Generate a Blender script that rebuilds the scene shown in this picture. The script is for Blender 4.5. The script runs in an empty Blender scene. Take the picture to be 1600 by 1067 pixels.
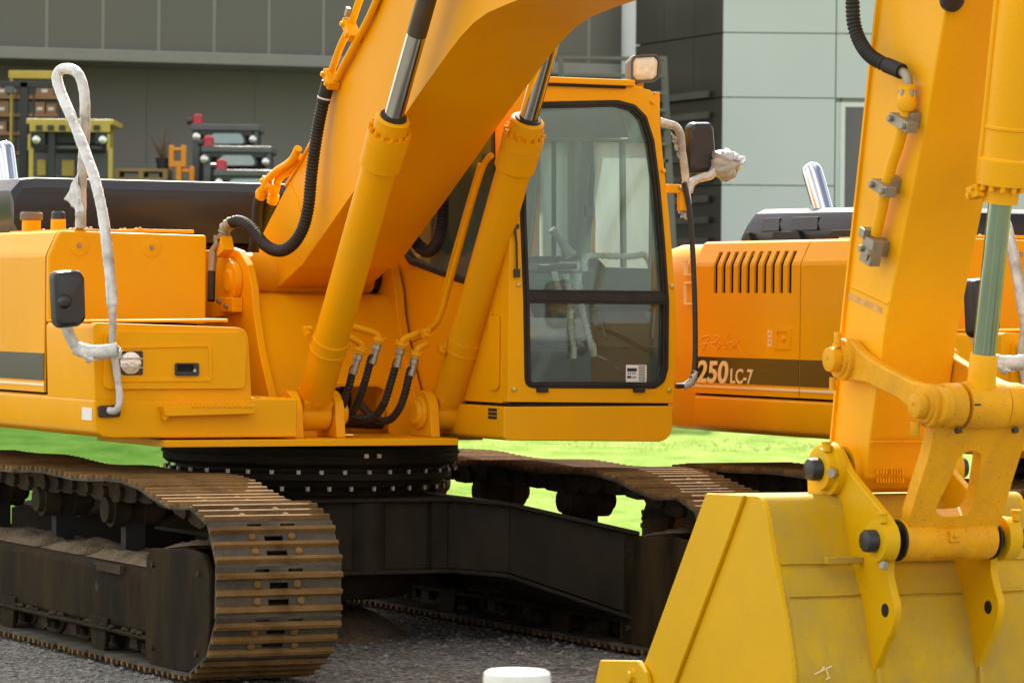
import bpy, bmesh, math, random
from mathutils import Vector as V, Matrix, noise
random.seed(7)
R = math.radians
S = bpy.context.scene
COL = S.collection

# ------------------------------------------------------------------ camera, world, sun, exposure
F_PX, CX, CY, CAM_H, HOR, ROLL = 6000.0, 800.0, 533.5, 1.7, 480.0, 0.010
PITCH = math.atan((CY - HOR) / F_PX)
cam_d = bpy.data.cameras.new('camera'); cam_d.sensor_width = 36; cam_d.lens = F_PX / 1600 * 36
cam_d.clip_end = 2000; cam_d.clip_start = 0.5
cam_d.dof.use_dof = True; cam_d.dof.focus_distance = 17.8; cam_d.dof.aperture_fstop = 8.0
cam = bpy.data.objects.new('camera', cam_d); COL.objects.link(cam)
cam.matrix_world = Matrix.Translation((0, 0, CAM_H)) @ Matrix.Rotation(R(90) - PITCH, 4, 'X') @ Matrix.Rotation(ROLL, 4, 'Z')
S.camera = cam

SUN_AZ, SUN_EL = R(-4), R(41)          # azimuth measured from +Y (away from the camera) towards +X
sun_dir = V((math.sin(SUN_AZ) * math.cos(SUN_EL), math.cos(SUN_AZ) * math.cos(SUN_EL), math.sin(SUN_EL)))
W = bpy.data.worlds.new('World'); S.world = W; W.use_nodes = True
nt = W.node_tree; bg = nt.nodes['Background']
sky = nt.nodes.new('ShaderNodeTexSky'); sky.sky_type = 'NISHITA'; sky.sun_disc = False
sky.sun_elevation = SUN_EL; sky.sun_rotation = SUN_AZ; sky.dust_density = 4.0; sky.ozone_density = 0.6; sky.air_density = 0.9
tc = nt.nodes.new('ShaderNodeTexCoord'); no = nt.nodes.new('ShaderNodeTexNoise'); no.inputs['Scale'].default_value = 2.2; no.inputs['Detail'].default_value = 6
rp = nt.nodes.new('ShaderNodeValToRGB'); rp.color_ramp.elements[0].position = .40; rp.color_ramp.elements[1].position = .62
mx = nt.nodes.new('ShaderNodeMix'); mx.data_type = 'RGBA'
sx = nt.nodes.new('ShaderNodeSeparateXYZ'); ad = nt.nodes.new('ShaderNodeMath'); ad.operation = 'MULTIPLY_ADD'; ad.inputs[1].default_value = -.03   # cloud cover skewed left, added to brighten left-facing sides
nt.links.new(tc.outputs['Generated'], no.inputs['Vector']); nt.links.new(tc.outputs['Generated'], sx.inputs[0]); nt.links.new(sx.outputs['X'], ad.inputs[0])
nt.links.new(no.outputs['Fac'], ad.inputs[2]); nt.links.new(ad.outputs[0], rp.inputs['Fac'])
nt.links.new(rp.outputs['Color'], mx.inputs['Factor']); nt.links.new(sky.outputs['Color'], mx.inputs['A'])
mx.inputs['B'].default_value = (10.0, 9.8, 9.4, 1)
nt.links.new(mx.outputs['Result'], bg.inputs['Color']); bg.inputs['Strength'].default_value = 0.12
sl = bpy.data.lights.new('sun', 'SUN'); sl.energy = 4.9; sl.angle = R(0.5); sl.color = (1, .93, .80)
so = bpy.data.objects.new('sun', sl); COL.objects.link(so)
so.rotation_euler = sun_dir.to_track_quat('Z', 'Y').to_euler(); so.location = (0, 30, 40)
vs = S.view_settings; vs.view_transform = 'Standard'; vs.look = 'None'; vs.gamma = 1; vs.exposure = 0.86
S.cycles.max_bounces = 8; S.cycles.caustics_reflective = False; S.cycles.caustics_refractive = False
S.cycles.use_denoising = True

# ------------------------------------------------------------------ pixel -> place helpers (photo pixels, 1600 wide)
ANG = R(26)
O1 = V(((487 - 800) / 300.0, 20.0, 0)); O2 = V((3.2, 19.38, 0))
FWD = V((math.sin(ANG), -math.cos(ANG), 0)); LEF = V((math.cos(ANG), math.sin(ANG), 0)); UP = V((0, 0, 1))

def ray(px, py):
    x, y = (px - CX) / F_PX, -(py - CY) / F_PX
    c, s = math.cos(ROLL), math.sin(ROLL); x, y = c * x - s * y, s * x + c * y
    cp, sp = math.cos(PITCH), math.sin(PITCH)
    return V((x, cp + y * sp, -sp + y * cp))

def to_loc(p, O): r = V(p) - O; return V((r.dot(FWD), r.dot(LEF), r.z))
def dloc(d): return V((d.dot(FWD), d.dot(LEF), d.z))

def hit(px, py, p0, n, O=O1):
    c = to_loc((0, 0, CAM_H), O); d = dloc(ray(px, py)); p0 = V(p0); n = V(n)
    return c + d * ((p0 - c).dot(n) / d.dot(n))
def pu(x, y, u, O=O1): return hit(x, y, (u, 0, 0), (1, 0, 0), O)
def pv(x, y, v, O=O1): return hit(x, y, (0, v, 0), (0, 1, 0), O)
def pz(x, y, z, O=O1): return hit(x, y, (0, 0, z), (0, 0, 1), O)
def at(x, y, Y):
    d = ray(x, y); return V((0, 0, CAM_H)) + d * (Y / d.y)

# ------------------------------------------------------------------ materials
MATS = {}
def nodes(m):
    m.use_nodes = True; t = m.node_tree; return t, t.nodes['Principled BSDF']

def mat(name, col, rough=.5, metal=0.0, var=.12, scale=3.0, dirt=0.0, dcol=(.16, .12, .07), dscale=6.0, bump=0.0, bscale=60.0,
        coat=0.0, spec=.5, streak=0.0, dthr=(.45, .7), fine=0.0, orand=0.0):
    m = bpy.data.materials.new(name); t, b = nodes(m); L = t.links; N = t.nodes.new
    co = N('ShaderNodeTexCoord')
    n1 = N('ShaderNodeTexNoise'); n1.inputs['Scale'].default_value = scale; n1.inputs['Detail'].default_value = 5
    L.new(co.outputs['Object'], n1.inputs['Vector'])
    r1 = N('ShaderNodeMapRange'); r1.inputs['From Min'].default_value = .3; r1.inputs['From Max'].default_value = .7
    r1.inputs['To Min'].default_value = 1 - var; r1.inputs['To Max'].default_value = 1 + var
    L.new(n1.outputs['Fac'], r1.inputs['Value'])
    m1 = N('ShaderNodeVectorMath'); m1.operation = 'SCALE'; m1.inputs[0].default_value = col[:3]
    L.new(r1.outputs['Result'], m1.inputs['Scale'])
    out = m1.outputs['Vector']
    if dirt > 0:
        mp = N('ShaderNodeMapping'); L.new(co.outputs['Object'], mp.inputs['Vector'])
        if streak: mp.inputs['Scale'].default_value = (1, 1, 1 - streak)
        n2 = N('ShaderNodeTexNoise'); n2.inputs['Scale'].default_value = dscale; n2.inputs['Detail'].default_value = 9; n2.inputs['Roughness'].default_value = .68
        L.new(mp.outputs['Vector'], n2.inputs['Vector'])
        r2 = N('ShaderNodeMapRange'); r2.inputs['From Min'].default_value = dthr[0]; r2.inputs['From Max'].default_value = dthr[1]
        r2.inputs['To Max'].default_value = dirt; L.new(n2.outputs['Fac'], r2.inputs['Value'])
        mm = N('ShaderNodeMix'); mm.data_type = 'RGBA'; L.new(r2.outputs['Result'], mm.inputs['Factor'])
        L.new(out, mm.inputs['A']); mm.inputs['B'].default_value = (*dcol, 1); out = mm.outputs['Result']
        rr = N('ShaderNodeMapRange'); rr.inputs['To Min'].default_value = rough; rr.inputs['To Max'].default_value = min(1, rough + .35)
        L.new(r2.outputs['Result'], rr.inputs['Value']); L.new(rr.outputs['Result'], b.inputs['Roughness'])
    else:
        rr = N('ShaderNodeMapRange'); rr.inputs['From Min'].default_value = .3; rr.inputs['From Max'].default_value = .7
        rr.inputs['To Min'].default_value = max(.02, rough * .8); rr.inputs['To Max'].default_value = min(1, rough * 1.2)
        L.new(n1.outputs['Fac'], rr.inputs['Value']); L.new(rr.outputs['Result'], b.inputs['Roughness'])
    if fine > 0:
        n4 = N('ShaderNodeTexNoise'); n4.inputs['Scale'].default_value = 70; n4.inputs['Detail'].default_value = 3
        L.new(co.outputs['Object'], n4.inputs['Vector'])
        r4 = N('ShaderNodeMapRange'); r4.inputs['From Min'].default_value = .62; r4.inputs['From Max'].default_value = .72; r4.inputs['To Max'].default_value = fine
        L.new(n4.outputs['Fac'], r4.inputs['Value'])
        m4 = N('ShaderNodeMix'); m4.data_type = 'RGBA'; L.new(r4.outputs['Result'], m4.inputs['Factor'])
        L.new(out, m4.inputs['A']); m4.inputs['B'].default_value = (*dcol, 1); out = m4.outputs['Result']
    if orand > 0:
        oi = N('ShaderNodeObjectInfo'); r5 = N('ShaderNodeMapRange'); r5.inputs['To Min'].default_value = 1 - orand; r5.inputs['To Max'].default_value = 1 + orand
        L.new(oi.outputs['Random'], r5.inputs['Value']); m5 = N('ShaderNodeVectorMath'); m5.operation = 'SCALE'; L.new(out, m5.inputs[0]); L.new(r5.outputs['Result'], m5.inputs['Scale']); out = m5.outputs['Vector']
    L.new(out, b.inputs['Base Color'])
    b.inputs['Metallic'].default_value = metal; b.inputs['Coat Weight'].default_value = coat; b.inputs['Coat Roughness'].default_value = .12
    b.inputs['Specular IOR Level'].default_value = spec
    if bump > 0:
        n3 = N('ShaderNodeTexNoise'); n3.inputs['Scale'].default_value = bscale; n3.inputs['Detail'].default_value = 4
        L.new(co.outputs['Object'], n3.inputs['Vector'])
        bp = N('ShaderNodeBump'); bp.inputs['Strength'].default_value = bump; bp.inputs['Distance'].default_value = .01
        L.new(n3.outputs['Fac'], bp.inputs['Height']); L.new(bp.outputs['Normal'], b.inputs['Normal'])
    MATS[name] = m; return m

def glass(name, col, alpha=.25, dust_or_glare=(.50, .66, .60), trl=.5, fwd=0.0):
    m = bpy.data.materials.new(name); t, b = nodes(m); L = t.links; N = t.nodes.new
    b.inputs['Base Color'].default_value = (*col, 1); b.inputs['Roughness'].default_value = .03
    tr = N('ShaderNodeBsdfTransparent'); tr.inputs['Color'].default_value = (*[c ** .5 for c in col], 1)
    gl = N('ShaderNodeBsdfGlossy'); gl.inputs['Roughness'].default_value = .02
    fr = N('ShaderNodeFresnel'); fr.inputs['IOR'].default_value = 1.5
    co = N('ShaderNodeTexCoord'); mp = N('ShaderNodeMapping'); mp.inputs['Scale'].default_value = (9, 9, 1.2)
    n2 = N('ShaderNodeTexNoise'); n2.inputs['Scale'].default_value = 3; n2.inputs['Detail'].default_value = 6
    L.new(co.outputs['Object'], mp.inputs['Vector']); L.new(mp.outputs['Vector'], n2.inputs['Vector'])
    rr = N('ShaderNodeMapRange'); rr.inputs['From Min'].default_value = .42; rr.inputs['From Max'].default_value = .75; rr.inputs['To Min'].default_value = alpha * .96; rr.inputs['To Max'].default_value = min(.985, alpha * 1.06)
    L.new(n2.outputs['Fac'], rr.inputs['Value'])
    d1 = N('ShaderNodeBsdfDiffuse'); d1.inputs['Color'].default_value = (*dust_or_glare, 1); d2 = N('ShaderNodeBsdfTranslucent'); d2.inputs['Color'].default_value = (*dust_or_glare, 1); df = N('ShaderNodeMixShader'); df.inputs[0].default_value = trl; L.new(d1.outputs[0], df.inputs[1]); L.new(d2.outputs[0], df.inputs[2])
    if fwd > 0:      # film of dust that scatters sunlight forwards
        rf = N('ShaderNodeBsdfRefraction'); rf.inputs['Roughness'].default_value = .78; rf.inputs['IOR'].default_value = 1.25; rf.inputs['Color'].default_value = (*dust_or_glare, 1)
        d0 = df; df = N('ShaderNodeMixShader'); df.inputs[0].default_value = fwd; L.new(d0.outputs[0], df.inputs[1]); L.new(rf.outputs[0], df.inputs[2])
    m1 = N('ShaderNodeMixShader'); m2 = N('ShaderNodeMixShader')
    L.new(rr.outputs['Result'], m1.inputs[0]); L.new(tr.outputs[0], m1.inputs[1]); L.new(df.outputs[0], m1.inputs[2])
    L.new(fr.outputs[0], m2.inputs[0]); L.new(m1.outputs[0], m2.inputs[1]); L.new(gl.outputs[0], m2.inputs[2])
    L.new(m2.outputs[0], t.nodes['Material Output'].inputs['Surface'])
    MATS[name] = m; return m

ORANGE = mat('orange_paint', (.87, .385, .001), .36, var=.05, scale=1.4, spec=.10, coat=.04, bump=.015, bscale=45, dirt=.26, dcol=(.68, .38, .03), dscale=2.2, fine=.14, streak=.5)
BOOMP = mat('boom_paint', (.83, .365, .001), .38, var=.07, scale=1.1, spec=.10, coat=.03, bump=.02, bscale=30, dirt=.32, dcol=(.64, .37, .03), dscale=1.8, fine=.22)
ARMP = mat('arm_paint', (.88, .41, .001), .44, var=.10, scale=2.0, spec=.2, coat=.05, bump=.05, bscale=60, dirt=.30, dcol=(.66, .33, .02), dscale=4.0, fine=.4, dthr=(.50, .78))
BUCK = mat('bucket_paint', (.58, .355, .003), .52, var=.16, scale=2.0, spec=.18, bump=.08, bscale=45, dirt=.85, dcol=(.39, .275, .065), dscale=3.0, streak=.35, fine=.7, dthr=(.38, .66))
BUCKS = mat('bucket_side_paint', (.70, .395, .001), .44, var=.06, scale=1.5, spec=.2, bump=.03, bscale=40, dirt=.2, dcol=(.50, .31, .03), dscale=3.5, fine=.35, dthr=(.5, .75))
CAST = mat('cast_link_paint', (.80, .37, .004), .48, var=.10, scale=4, spec=.2, bump=.22, bscale=110, dirt=.40, dcol=(.36, .20, .045), dscale=7, fine=.65, dthr=(.46, .75))
RUBBER = mat('black_rubber', (.018, .015, .012), .5, spec=.3, var=.2, scale=9, dirt=.35, dcol=(.07, .06, .05), dscale=8)
BLACK = mat('black_frame_paint', (.022, .0172, .011), .62, var=.25, scale=3, spec=.12, dirt=.6, dcol=(.050, .037, .021), dscale=4, bump=.05, bscale=40, streak=.6)
PLASTIC = mat('black_plastic', (.020, .020, .021), .38, var=.1, bump=.03, bscale=90)
GLOSSBLK = mat('gloss_black_hood', (.014, .014, .016), .36, var=.1, spec=.3, coat=.12, bump=.006, bscale=4)
DARK = mat('dark_cavity', (.010, .009, .008), .9)
STEEL = mat('bare_steel', (.42, .40, .36), .34, metal=1, var=.12, scale=8, dirt=.3, dcol=(.22, .17, .1), dscale=12)
CHROME = mat('chrome_rod', (.50, .49, .46), .13, metal=1, var=.08)
CHROMED = mat('dull_chrome_grass_reflection', (.29, .40, .28), .14, metal=1, var=.10)  # green reflection of the grass is put into the chrome colour
RODREFL = mat('rod_dark_reflection', (.10, .078, .05), .42, metal=.6, var=.25, scale=5)
EXHM = mat('exhaust_chrome', (.62, .62, .62), .16, metal=1, var=.08)
TRACKG = mat('track_plate_steel', (.072, .064, .050), .8, var=.35, scale=6, spec=.12, dirt=.8, dcol=(.135, .102, .058), dscale=8, bump=.5, bscale=60, fine=.6, orand=.25)
RUST = mat('rusty_grouser', (.165, .088, .027), .75, var=.35, scale=7, spec=.12, dirt=.7, dcol=(.20, .135, .06), dscale=10, bump=.4, bscale=80, fine=.3, orand=.28)
MUDDY = mat('muddy_steel', (.036, .026, .016), .8, var=.35, scale=5, spec=.10, dirt=.8, dcol=(.080, .053, .027), dscale=6, bump=.35, bscale=35, orand=.3)
FRAMEB = mat('track_frame_paint', (.0145, .0108, .0058), .7, var=.3, scale=2.5, spec=.05, dirt=.85, dcol=(.062, .042, .019), dscale=3.0, bump=.10, bscale=40, streak=.75, fine=.35, dthr=(.40, .66))
SOIL = mat('dry_soil', (.10, .068, .038), .95, var=.35, scale=9, dirt=.6, dcol=(.20, .14, .08), dscale=30, bump=.9, bscale=55)
DIRTM = mat('dirt_on_frame', (.165, .112, .055), .95, var=.4, scale=10, dirt=.7, dcol=(.22, .17, .11), dscale=40, bump=1.0, bscale=70)
WRAP = mat('plastic_wrap', (.60, .585, .53), .13, var=.22, scale=9, dirt=.8, dcol=(.22, .195, .15), dscale=7, bump=.45, bscale=30, dthr=(.46, .66), coat=.8)
BUBBLE = mat('bubble_wrap', (.82, .84, .80), .2, var=.15, scale=30, bump=1.0, bscale=45)
SEATM = mat('plastic_seat_cover', (.80, .82, .82), .22, var=.08, bump=.5, bscale=10)
TRIM = mat('cab_trim', (.30, .35, .33), .6, var=.12)
TRIML = mat('cab_trim_light', (.62, .58, .50), .55, var=.10)
TRIMD = mat('cab_trim_dark', (.035, .036, .035), .6, var=.2)
STRIPE = mat('black_stripe_decal', (.030, .024, .015), .20, var=.1)
CREAM = mat('cream_decal', (.90, .74, .48), .4, var=.04)
WHITE = mat('white_paint', (.74, .73, .66), .5, var=.08, scale=6, dirt=.5, dcol=(.42, .40, .33), dscale=14, streak=.6)
LABELW = mat('white_label', (.78, .76, .72), .5, var=.03)
INK = mat('black_ink', (.02, .02, .02), .5)
CAPM = mat('brown_cap', (.15, .105, .055), .45, var=.15)
GALV = mat('galvanised_fitting', (.34, .31, .23), .42, metal=.6, var=.2, scale=15, dirt=.5, dcol=(.20, .14, .05), dscale=15)
YELB = mat('zinc_yellow_bolt', (.62, .45, .06), .4, metal=.3)
LAMPH = mat('lamp_housing', (.075, .068, .058), .4, var=.1)
LENS = mat('lamp_lens', (.80, .72, .52), .10, var=.12, scale=30, bump=.5, bscale=40, coat=.6)
REFL = mat('lamp_reflector', (.72, .70, .66), .16, metal=.7, var=.1, bump=.5, bscale=50)
WINDLO = glass('lower_cab_glass', (.80, .92, .88), alpha=.06, dust_or_glare=(.5, .70, .62), trl=.3)
MIRRORG = mat('mirror_glass', (.75, .77, .77), .03, metal=1, var=.01)
WINDSH = glass('tinted_cab_glass', (.84, .96, .92), alpha=.14, dust_or_glare=(.48, .76, .68), trl=.3)  # pale haze over the cab interior is put into this teal film
WINDDK = glass('side_cab_glass', (.70, .88, .80), alpha=.26, dust_or_glare=(.40, .62, .52), trl=.3)  # sky reflection on the side window is put into its film colour
BLUEST = mat('blue_sticker', (.06, .20, .34), .5)

# ------------------------------------------------------------------ mesh helpers
def cr(pts, n=8, closed=False):
    P = [V(p) for p in pts]; out = []
    m = len(P)
    for i in range(m if closed else m - 1):
        if closed: a, b, c, d = P[i - 1], P[i], P[(i + 1) % m], P[(i + 2) % m]
        else: a, b, c, d = P[max(i - 1, 0)], P[i], P[i + 1], P[min(i + 2, m - 1)]
        for k in range(n):
            t = k / n
            out.append(.5 * ((2 * b) + (c - a) * t + (2 * a - 5 * b + 4 * c - d) * t * t + (3 * b - a - 3 * c + d) * t ** 3))
    if not closed: out.append(P[-1].copy())
    return out

def rpoly(pts, r, n=5):
    P = [V(p) for p in pts]; m = len(P); out = []
    for i in range(m):
        a, b, c = P[i - 1], P[i], P[(i + 1) % m]
        ri = r[i] if isinstance(r, (list, tuple)) else r
        d1, d2 = (a - b), (c - b); l1, l2 = d1.length, d2.length
        if ri <= 0 or l1 < 1e-6 or l2 < 1e-6: out.append(b); continue
        d1 /= l1; d2 /= l2; ang = d1.angle(d2)
        if ang > 3.1: out.append(b); continue
        k = min(ri / math.tan(ang / 2), l1 * .48, l2 * .48)
        p, q = b + d1 * k, b + d2 * k
        for j in range(n + 1):
            t = j / n; out.append((1 - t) ** 2 * p + 2 * t * (1 - t) * b + t * t * q)
    return out

def resample(P, step):
    out = [P[0].copy()]; acc = 0
    for i in range(len(P) - 1):
        a, b = P[i], P[i + 1]; L = (b - a).length
        if L < 1e-9: continue
        pos = step - acc
        while pos <= L: out.append(a.lerp(b, pos / L)); pos += step
        acc = L - (pos - step)
    return out

def basis(d):
    d = d.normalized(); t = V((0, 0, 1)) if abs(d.z) < .9 else V((1, 0, 0))
    x = d.cross(t).normalized(); return x, d.cross(x).normalized()

class G:
    def __init__(s): s.bm = bmesh.new(); s.mats = []; s.mi = 0
    def m(s, mt):
        if mt not in s.mats: s.mats.append(mt)
        s.mi = s.mats.index(mt); return s
    def face(s, vs):
        try: f = s.bm.faces.new(vs)
        except ValueError: return None
        f.material_index = s.mi; f.smooth = True; return f
    def prism(s, pts, vec):
        vec = V(vec); a = [s.bm.verts.new(V(p)) for p in pts]; b = [s.bm.verts.new(V(p) + vec) for p in pts]
        n = len(a); s.face(a[::-1]); s.face(b)
        for i in range(n): s.face((a[i], a[(i + 1) % n], b[(i + 1) % n], b[i]))
        return s
    def poly(s, pts): s.face([s.bm.verts.new(V(p)) for p in pts]); return s
    def frame(s, outer, inner, vec):
        outer = [V(p) for p in outer]; inner = [V(p) for p in inner]; vec = V(vec); n = vec.normalized()
        c = sum(inner, V()) / len(inner); e1 = (outer[1] - outer[0]); e1 = (e1 - n * e1.dot(n)).normalized(); e2 = n.cross(e1)
        to2 = lambda p: ((p - c).dot(e1), (p - c).dot(e2))
        o2 = [to2(p) for p in outer]; i2 = [to2(p) for p in inner]
        A = sorted(math.atan2(q[1], q[0]) for q in o2 + i2)
        AA = [A[0]]
        for a in A[1:]:
            if a - AA[-1] > 1e-3: AA.append(a)
        def ic(poly, a):
            dx, dy = math.cos(a), math.sin(a); best = 0
            for i in range(len(poly)):
                (x1, y1), (x2, y2) = poly[i - 1], poly[i]; ex, ey = x2 - x1, y2 - y1
                den = dx * ey - dy * ex
                if abs(den) < 1e-12: continue
                t = (x1 * ey - y1 * ex) / den; q = (x1 * dy - y1 * dx) / den
                if t > 0 and -1e-6 <= q <= 1 + 1e-6: best = max(best, t)
            return c + e1 * dx * best + e2 * dy * best
        Vs = []
        for a in AA:
            p, q = ic(o2, a), ic(i2, a); Vs.append([s.bm.verts.new(x) for x in (p, q, p + vec, q + vec)])
        k = len(Vs)
        for i in range(k):
            A_, B_ = Vs[i], Vs[(i + 1) % k]
            s.face((A_[0], B_[0], B_[1], A_[1])); s.face((A_[2], A_[3], B_[3], B_[2]))
            s.face((A_[0], A_[2], B_[2], B_[0])); s.face((A_[1], B_[1], B_[3], A_[3]))
        return s
    def rings(s, RR, closed=True, cap=True, loop=False):
        vs = [[s.bm.verts.new(p) for p in r] for r in RR]; n = len(vs[0])
        for i in range(len(vs) if loop else len(vs) - 1):
            a, b = vs[i], vs[(i + 1) % len(vs)]
            for j in range(n if closed else n - 1):
                s.face((a[j], a[(j + 1) % n], b[(j + 1) % n], b[j]))
        if cap and not loop: s.face(vs[0][::-1]); s.face(vs[-1])
        return s
    def tube(s, P, r, n=12, cap=True):
        P = [V(p) for p in P]; RR = []; x = None
        for i, p in enumerate(P):
            d = (P[min(i + 1, len(P) - 1)] - P[max(i - 1, 0)]).normalized()
            if x is None: x, y = basis(d)
            x = (x - d * x.dot(d)).normalized(); y = d.cross(x)
            ri = r[i] if isinstance(r, (list, tuple)) else r
            RR.append([p + (x * math.cos(2 * math.pi * k / n) + y * math.sin(2 * math.pi * k / n)) * ri for k in range(n)])
        return s.rings(RR, True, cap)
    def wrap(s, P, r, n=20, amp=.20):
        # film wound in overlapping turns: a helical lap with creases
        Q = resample([V(p) for p in P], .007); RR = []; x = None; L = len(Q)
        for i, p in enumerate(Q):
            d = (Q[min(i + 1, L - 1)] - Q[max(i - 1, 0)]).normalized()
            if x is None: x, y = basis(d)
            x = (x - d * x.dot(d)).normalized(); y = d.cross(x); rb = r(i / L) if callable(r) else r; ring = []
            for k in range(n):
                a = 2 * math.pi * k / n; o = x * math.cos(a) + y * math.sin(a); q = p + o * rb
                lap = (k / n + i * .007 / .055 + .35 * noise.noise(p * 9)) % 1.0
                ring.append(p + o * rb * (.98 + .07 * lap + amp * .5 * noise.noise(q * 8) + amp * .28 * noise.noise(V((q.x * 55, q.y * 55, q.z * 12)))))
            RR.append(ring)
        return s.rings(RR)
    def hose(s, P, r, pitch=.017, n=12, amp=.12):
        Q = resample(P, pitch / 4); rr = [r * (1 + amp * (.9, .2, -1, .2)[i % 4]) for i in range(len(Q))]
        return s.tube(Q, rr, n)
    def cyl(s, a, b, r, r2=None, n=28): return s.lathe(a, b, [(0, r), ((V(b) - V(a)).length, r if r2 is None else r2)], n)
    def lathe(s, a, b, prof, n=32):
        a = V(a); d = (V(b) - a).normalized(); x, y = basis(d)
        RR = [[a + d * t + (x * math.cos(2 * math.pi * k / n) + y * math.sin(2 * math.pi * k / n)) * max(r, 1e-4) for k in range(n)] for t, r in prof]
        return s.rings(RR)
    def box(s, a, b):
        a, b = V(a), V(b)
        return s.prism([(a.x, a.y, a.z), (b.x, a.y, a.z), (b.x, b.y, a.z), (a.x, b.y, a.z)], (0, 0, b.z - a.z))
    def obox(s, c, x, y, z):
        c, x, y, z = V(c), V(x), V(y), V(z); return s.prism([c - x - y - z, c + x - y - z, c + x + y - z, c - x + y - z], 2 * z)
    def hexb(s, p, d, r, h): return s.cyl(p, V(p) + V(d).normalized() * h, r, r * .92, 6)
    def ball(s, c, r, sx=1, sy=1, sz=1, u=16, w=10):
        c = V(c); s.rings([[c + V((math.cos(2 * math.pi * k / u) * math.sin(math.pi * j / w) * r * sx, math.sin(2 * math.pi * k / u) * math.sin(math.pi * j / w) * r * sy, -math.cos(math.pi * j / w) * r * sz)) for k in range(u)] for j in [.02] + list(range(1, w)) + [w - .02]]); return s
    def mesh(s, name, sharp=38):
        bmesh.ops.recalc_face_normals(s.bm, faces=s.bm.faces[:])
        me = bpy.data.meshes.new(name); s.bm.to_mesh(me); s.bm.free()
        for q in s.mats: me.materials.append(q)
        if sharp: me.set_sharp_from_angle(angle=R(sharp))
        return me
    def groups(s):
        """far-apart pieces of this geometry, so that each becomes an object of its own"""
        bm = s.bm; bm.verts.ensure_lookup_table(); bm.verts.index_update(); seen = {}; isl = []
        for v in bm.verts:
            if v.index in seen: continue
            st = [v]; seen[v.index] = len(isl); lo, hi = v.co.copy(), v.co.copy(); mem = []
            while st:
                a = st.pop(); mem.append(a.index)
                for q in range(3): lo[q] = min(lo[q], a.co[q]); hi[q] = max(hi[q], a.co[q])
                for e in a.link_edges:
                    b = e.other_vert(a)
                    if b.index not in seen: seen[b.index] = len(isl); st.append(b)
            isl.append((lo, hi, mem))
        par = list(range(len(isl)))
        def fd(a):
            while par[a] != a: a = par[a]
            return a
        if len(isl) > 400: return None
        for a in range(len(isl)):
            for b in range(a):
                gap = V([max(0, isl[a][0][q] - isl[b][1][q], isl[b][0][q] - isl[a][1][q]) for q in range(3)]).length
                if gap <= .45 * max(max(isl[a][1] - isl[a][0]), max(isl[b][1] - isl[b][0])): par[fd(a)] = fd(b)
        out = {}
        for k in range(len(isl)): out.setdefault(fd(k), []).extend(isl[k][2])
        return sorted(out.values(), key=len, reverse=True)
    def build(s, name, mt=None, parent=None, bevel=0, seg=2, sharp=38):
        if mt and not s.mats: s.mats.append(mt)
        gr = s.groups() if parent is not None and name not in NOSPLIT else None
        if gr and len(gr) > 1:
            first = None
            for mem in gr:
                g2 = G(); g2.bm.free(); g2.bm = s.bm.copy(); g2.mats = s.mats; keep = set(mem)
                g2.bm.verts.ensure_lookup_table()
                bmesh.ops.delete(g2.bm, geom=[v for k, v in enumerate(g2.bm.verts) if k not in keep], context='VERTS')
                o = g2._build(name, parent, bevel, seg, sharp); first = first or o
            s.bm.free(); return first
        return s._build(name, parent, bevel, seg, sharp)
    def _build(s, name, parent, bevel, seg, sharp):
        me = s.mesh(name, 0 if bevel else sharp)
        o = bpy.data.objects.new(name, me); COL.objects.link(o); o.parent = parent
        if bevel:
            b = o.modifiers.new('bevel', 'BEVEL'); b.width = bevel; b.segments = seg; b.limit_method = 'ANGLE'; b.angle_limit = R(32); b.harden_normals = True
            b.use_clamp_overlap = True
        return o
NOSPLIT = {'script_lettering', 'worn_cast_marks', 'decal_plate', 'barcode_label', 'twigs', 'paint_scratch', 'guard_slot', 'wall_panel', 'weld_seam', 'dirt_layer', 'dark_side_wall', 'dried_mud'}

def tag(o, label, cat=None, group=None, kind=None):
    if label: o['label'] = label
    if cat: o['category'] = cat
    if group: o['group'] = group
    if kind: o['kind'] = kind
    return o
def empty(name, loc, rz=0, label=None, cat=None, group=None):
    o = bpy.data.objects.new(name, None); COL.objects.link(o); o.location = loc; o.rotation_euler = (0, 0, rz); o.empty_display_size = .3
    return tag(o, label, cat, group)
def copy_tree(o, parent=None, skip=()):
    c = o.copy(); COL.objects.link(c); c.parent = parent
    for ch in list(o.children):
        if ch not in skip: copy_tree(ch, c, skip)
    return c

def text_mesh(name, body, size, xsc, mt, parent, origin, xdir, ydir, depth=.003, offset=0.0, shear=0.0):
    cu = bpy.data.curves.new('tmp', 'FONT'); cu.body = body; cu.size = size; cu.offset = offset; cu.shear = shear; cu.extrude = depth / 2
    ob = bpy.data.objects.new('tmp', cu); COL.objects.link(ob)
    dg = bpy.context.evaluated_depsgraph_get(); me = bpy.data.meshes.new_from_object(ob.evaluated_get(dg))
    bpy.data.objects.remove(ob); x, y = V(xdir).normalized(), V(ydir).normalized(); z = x.cross(y)
    M = Matrix(((x.x * xsc, y.x, z.x, origin[0]), (x.y * xsc, y.y, z.y, origin[1]), (x.z * xsc, y.z, z.z, origin[2]), (0, 0, 0, 1)))
    me.transform(M); me.name = name; me.materials.clear(); me.materials.append(mt)
    o = bpy.data.objects.new(name, me); COL.objects.link(o); o.parent = parent; return o

YAW = ANG - R(90)
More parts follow.
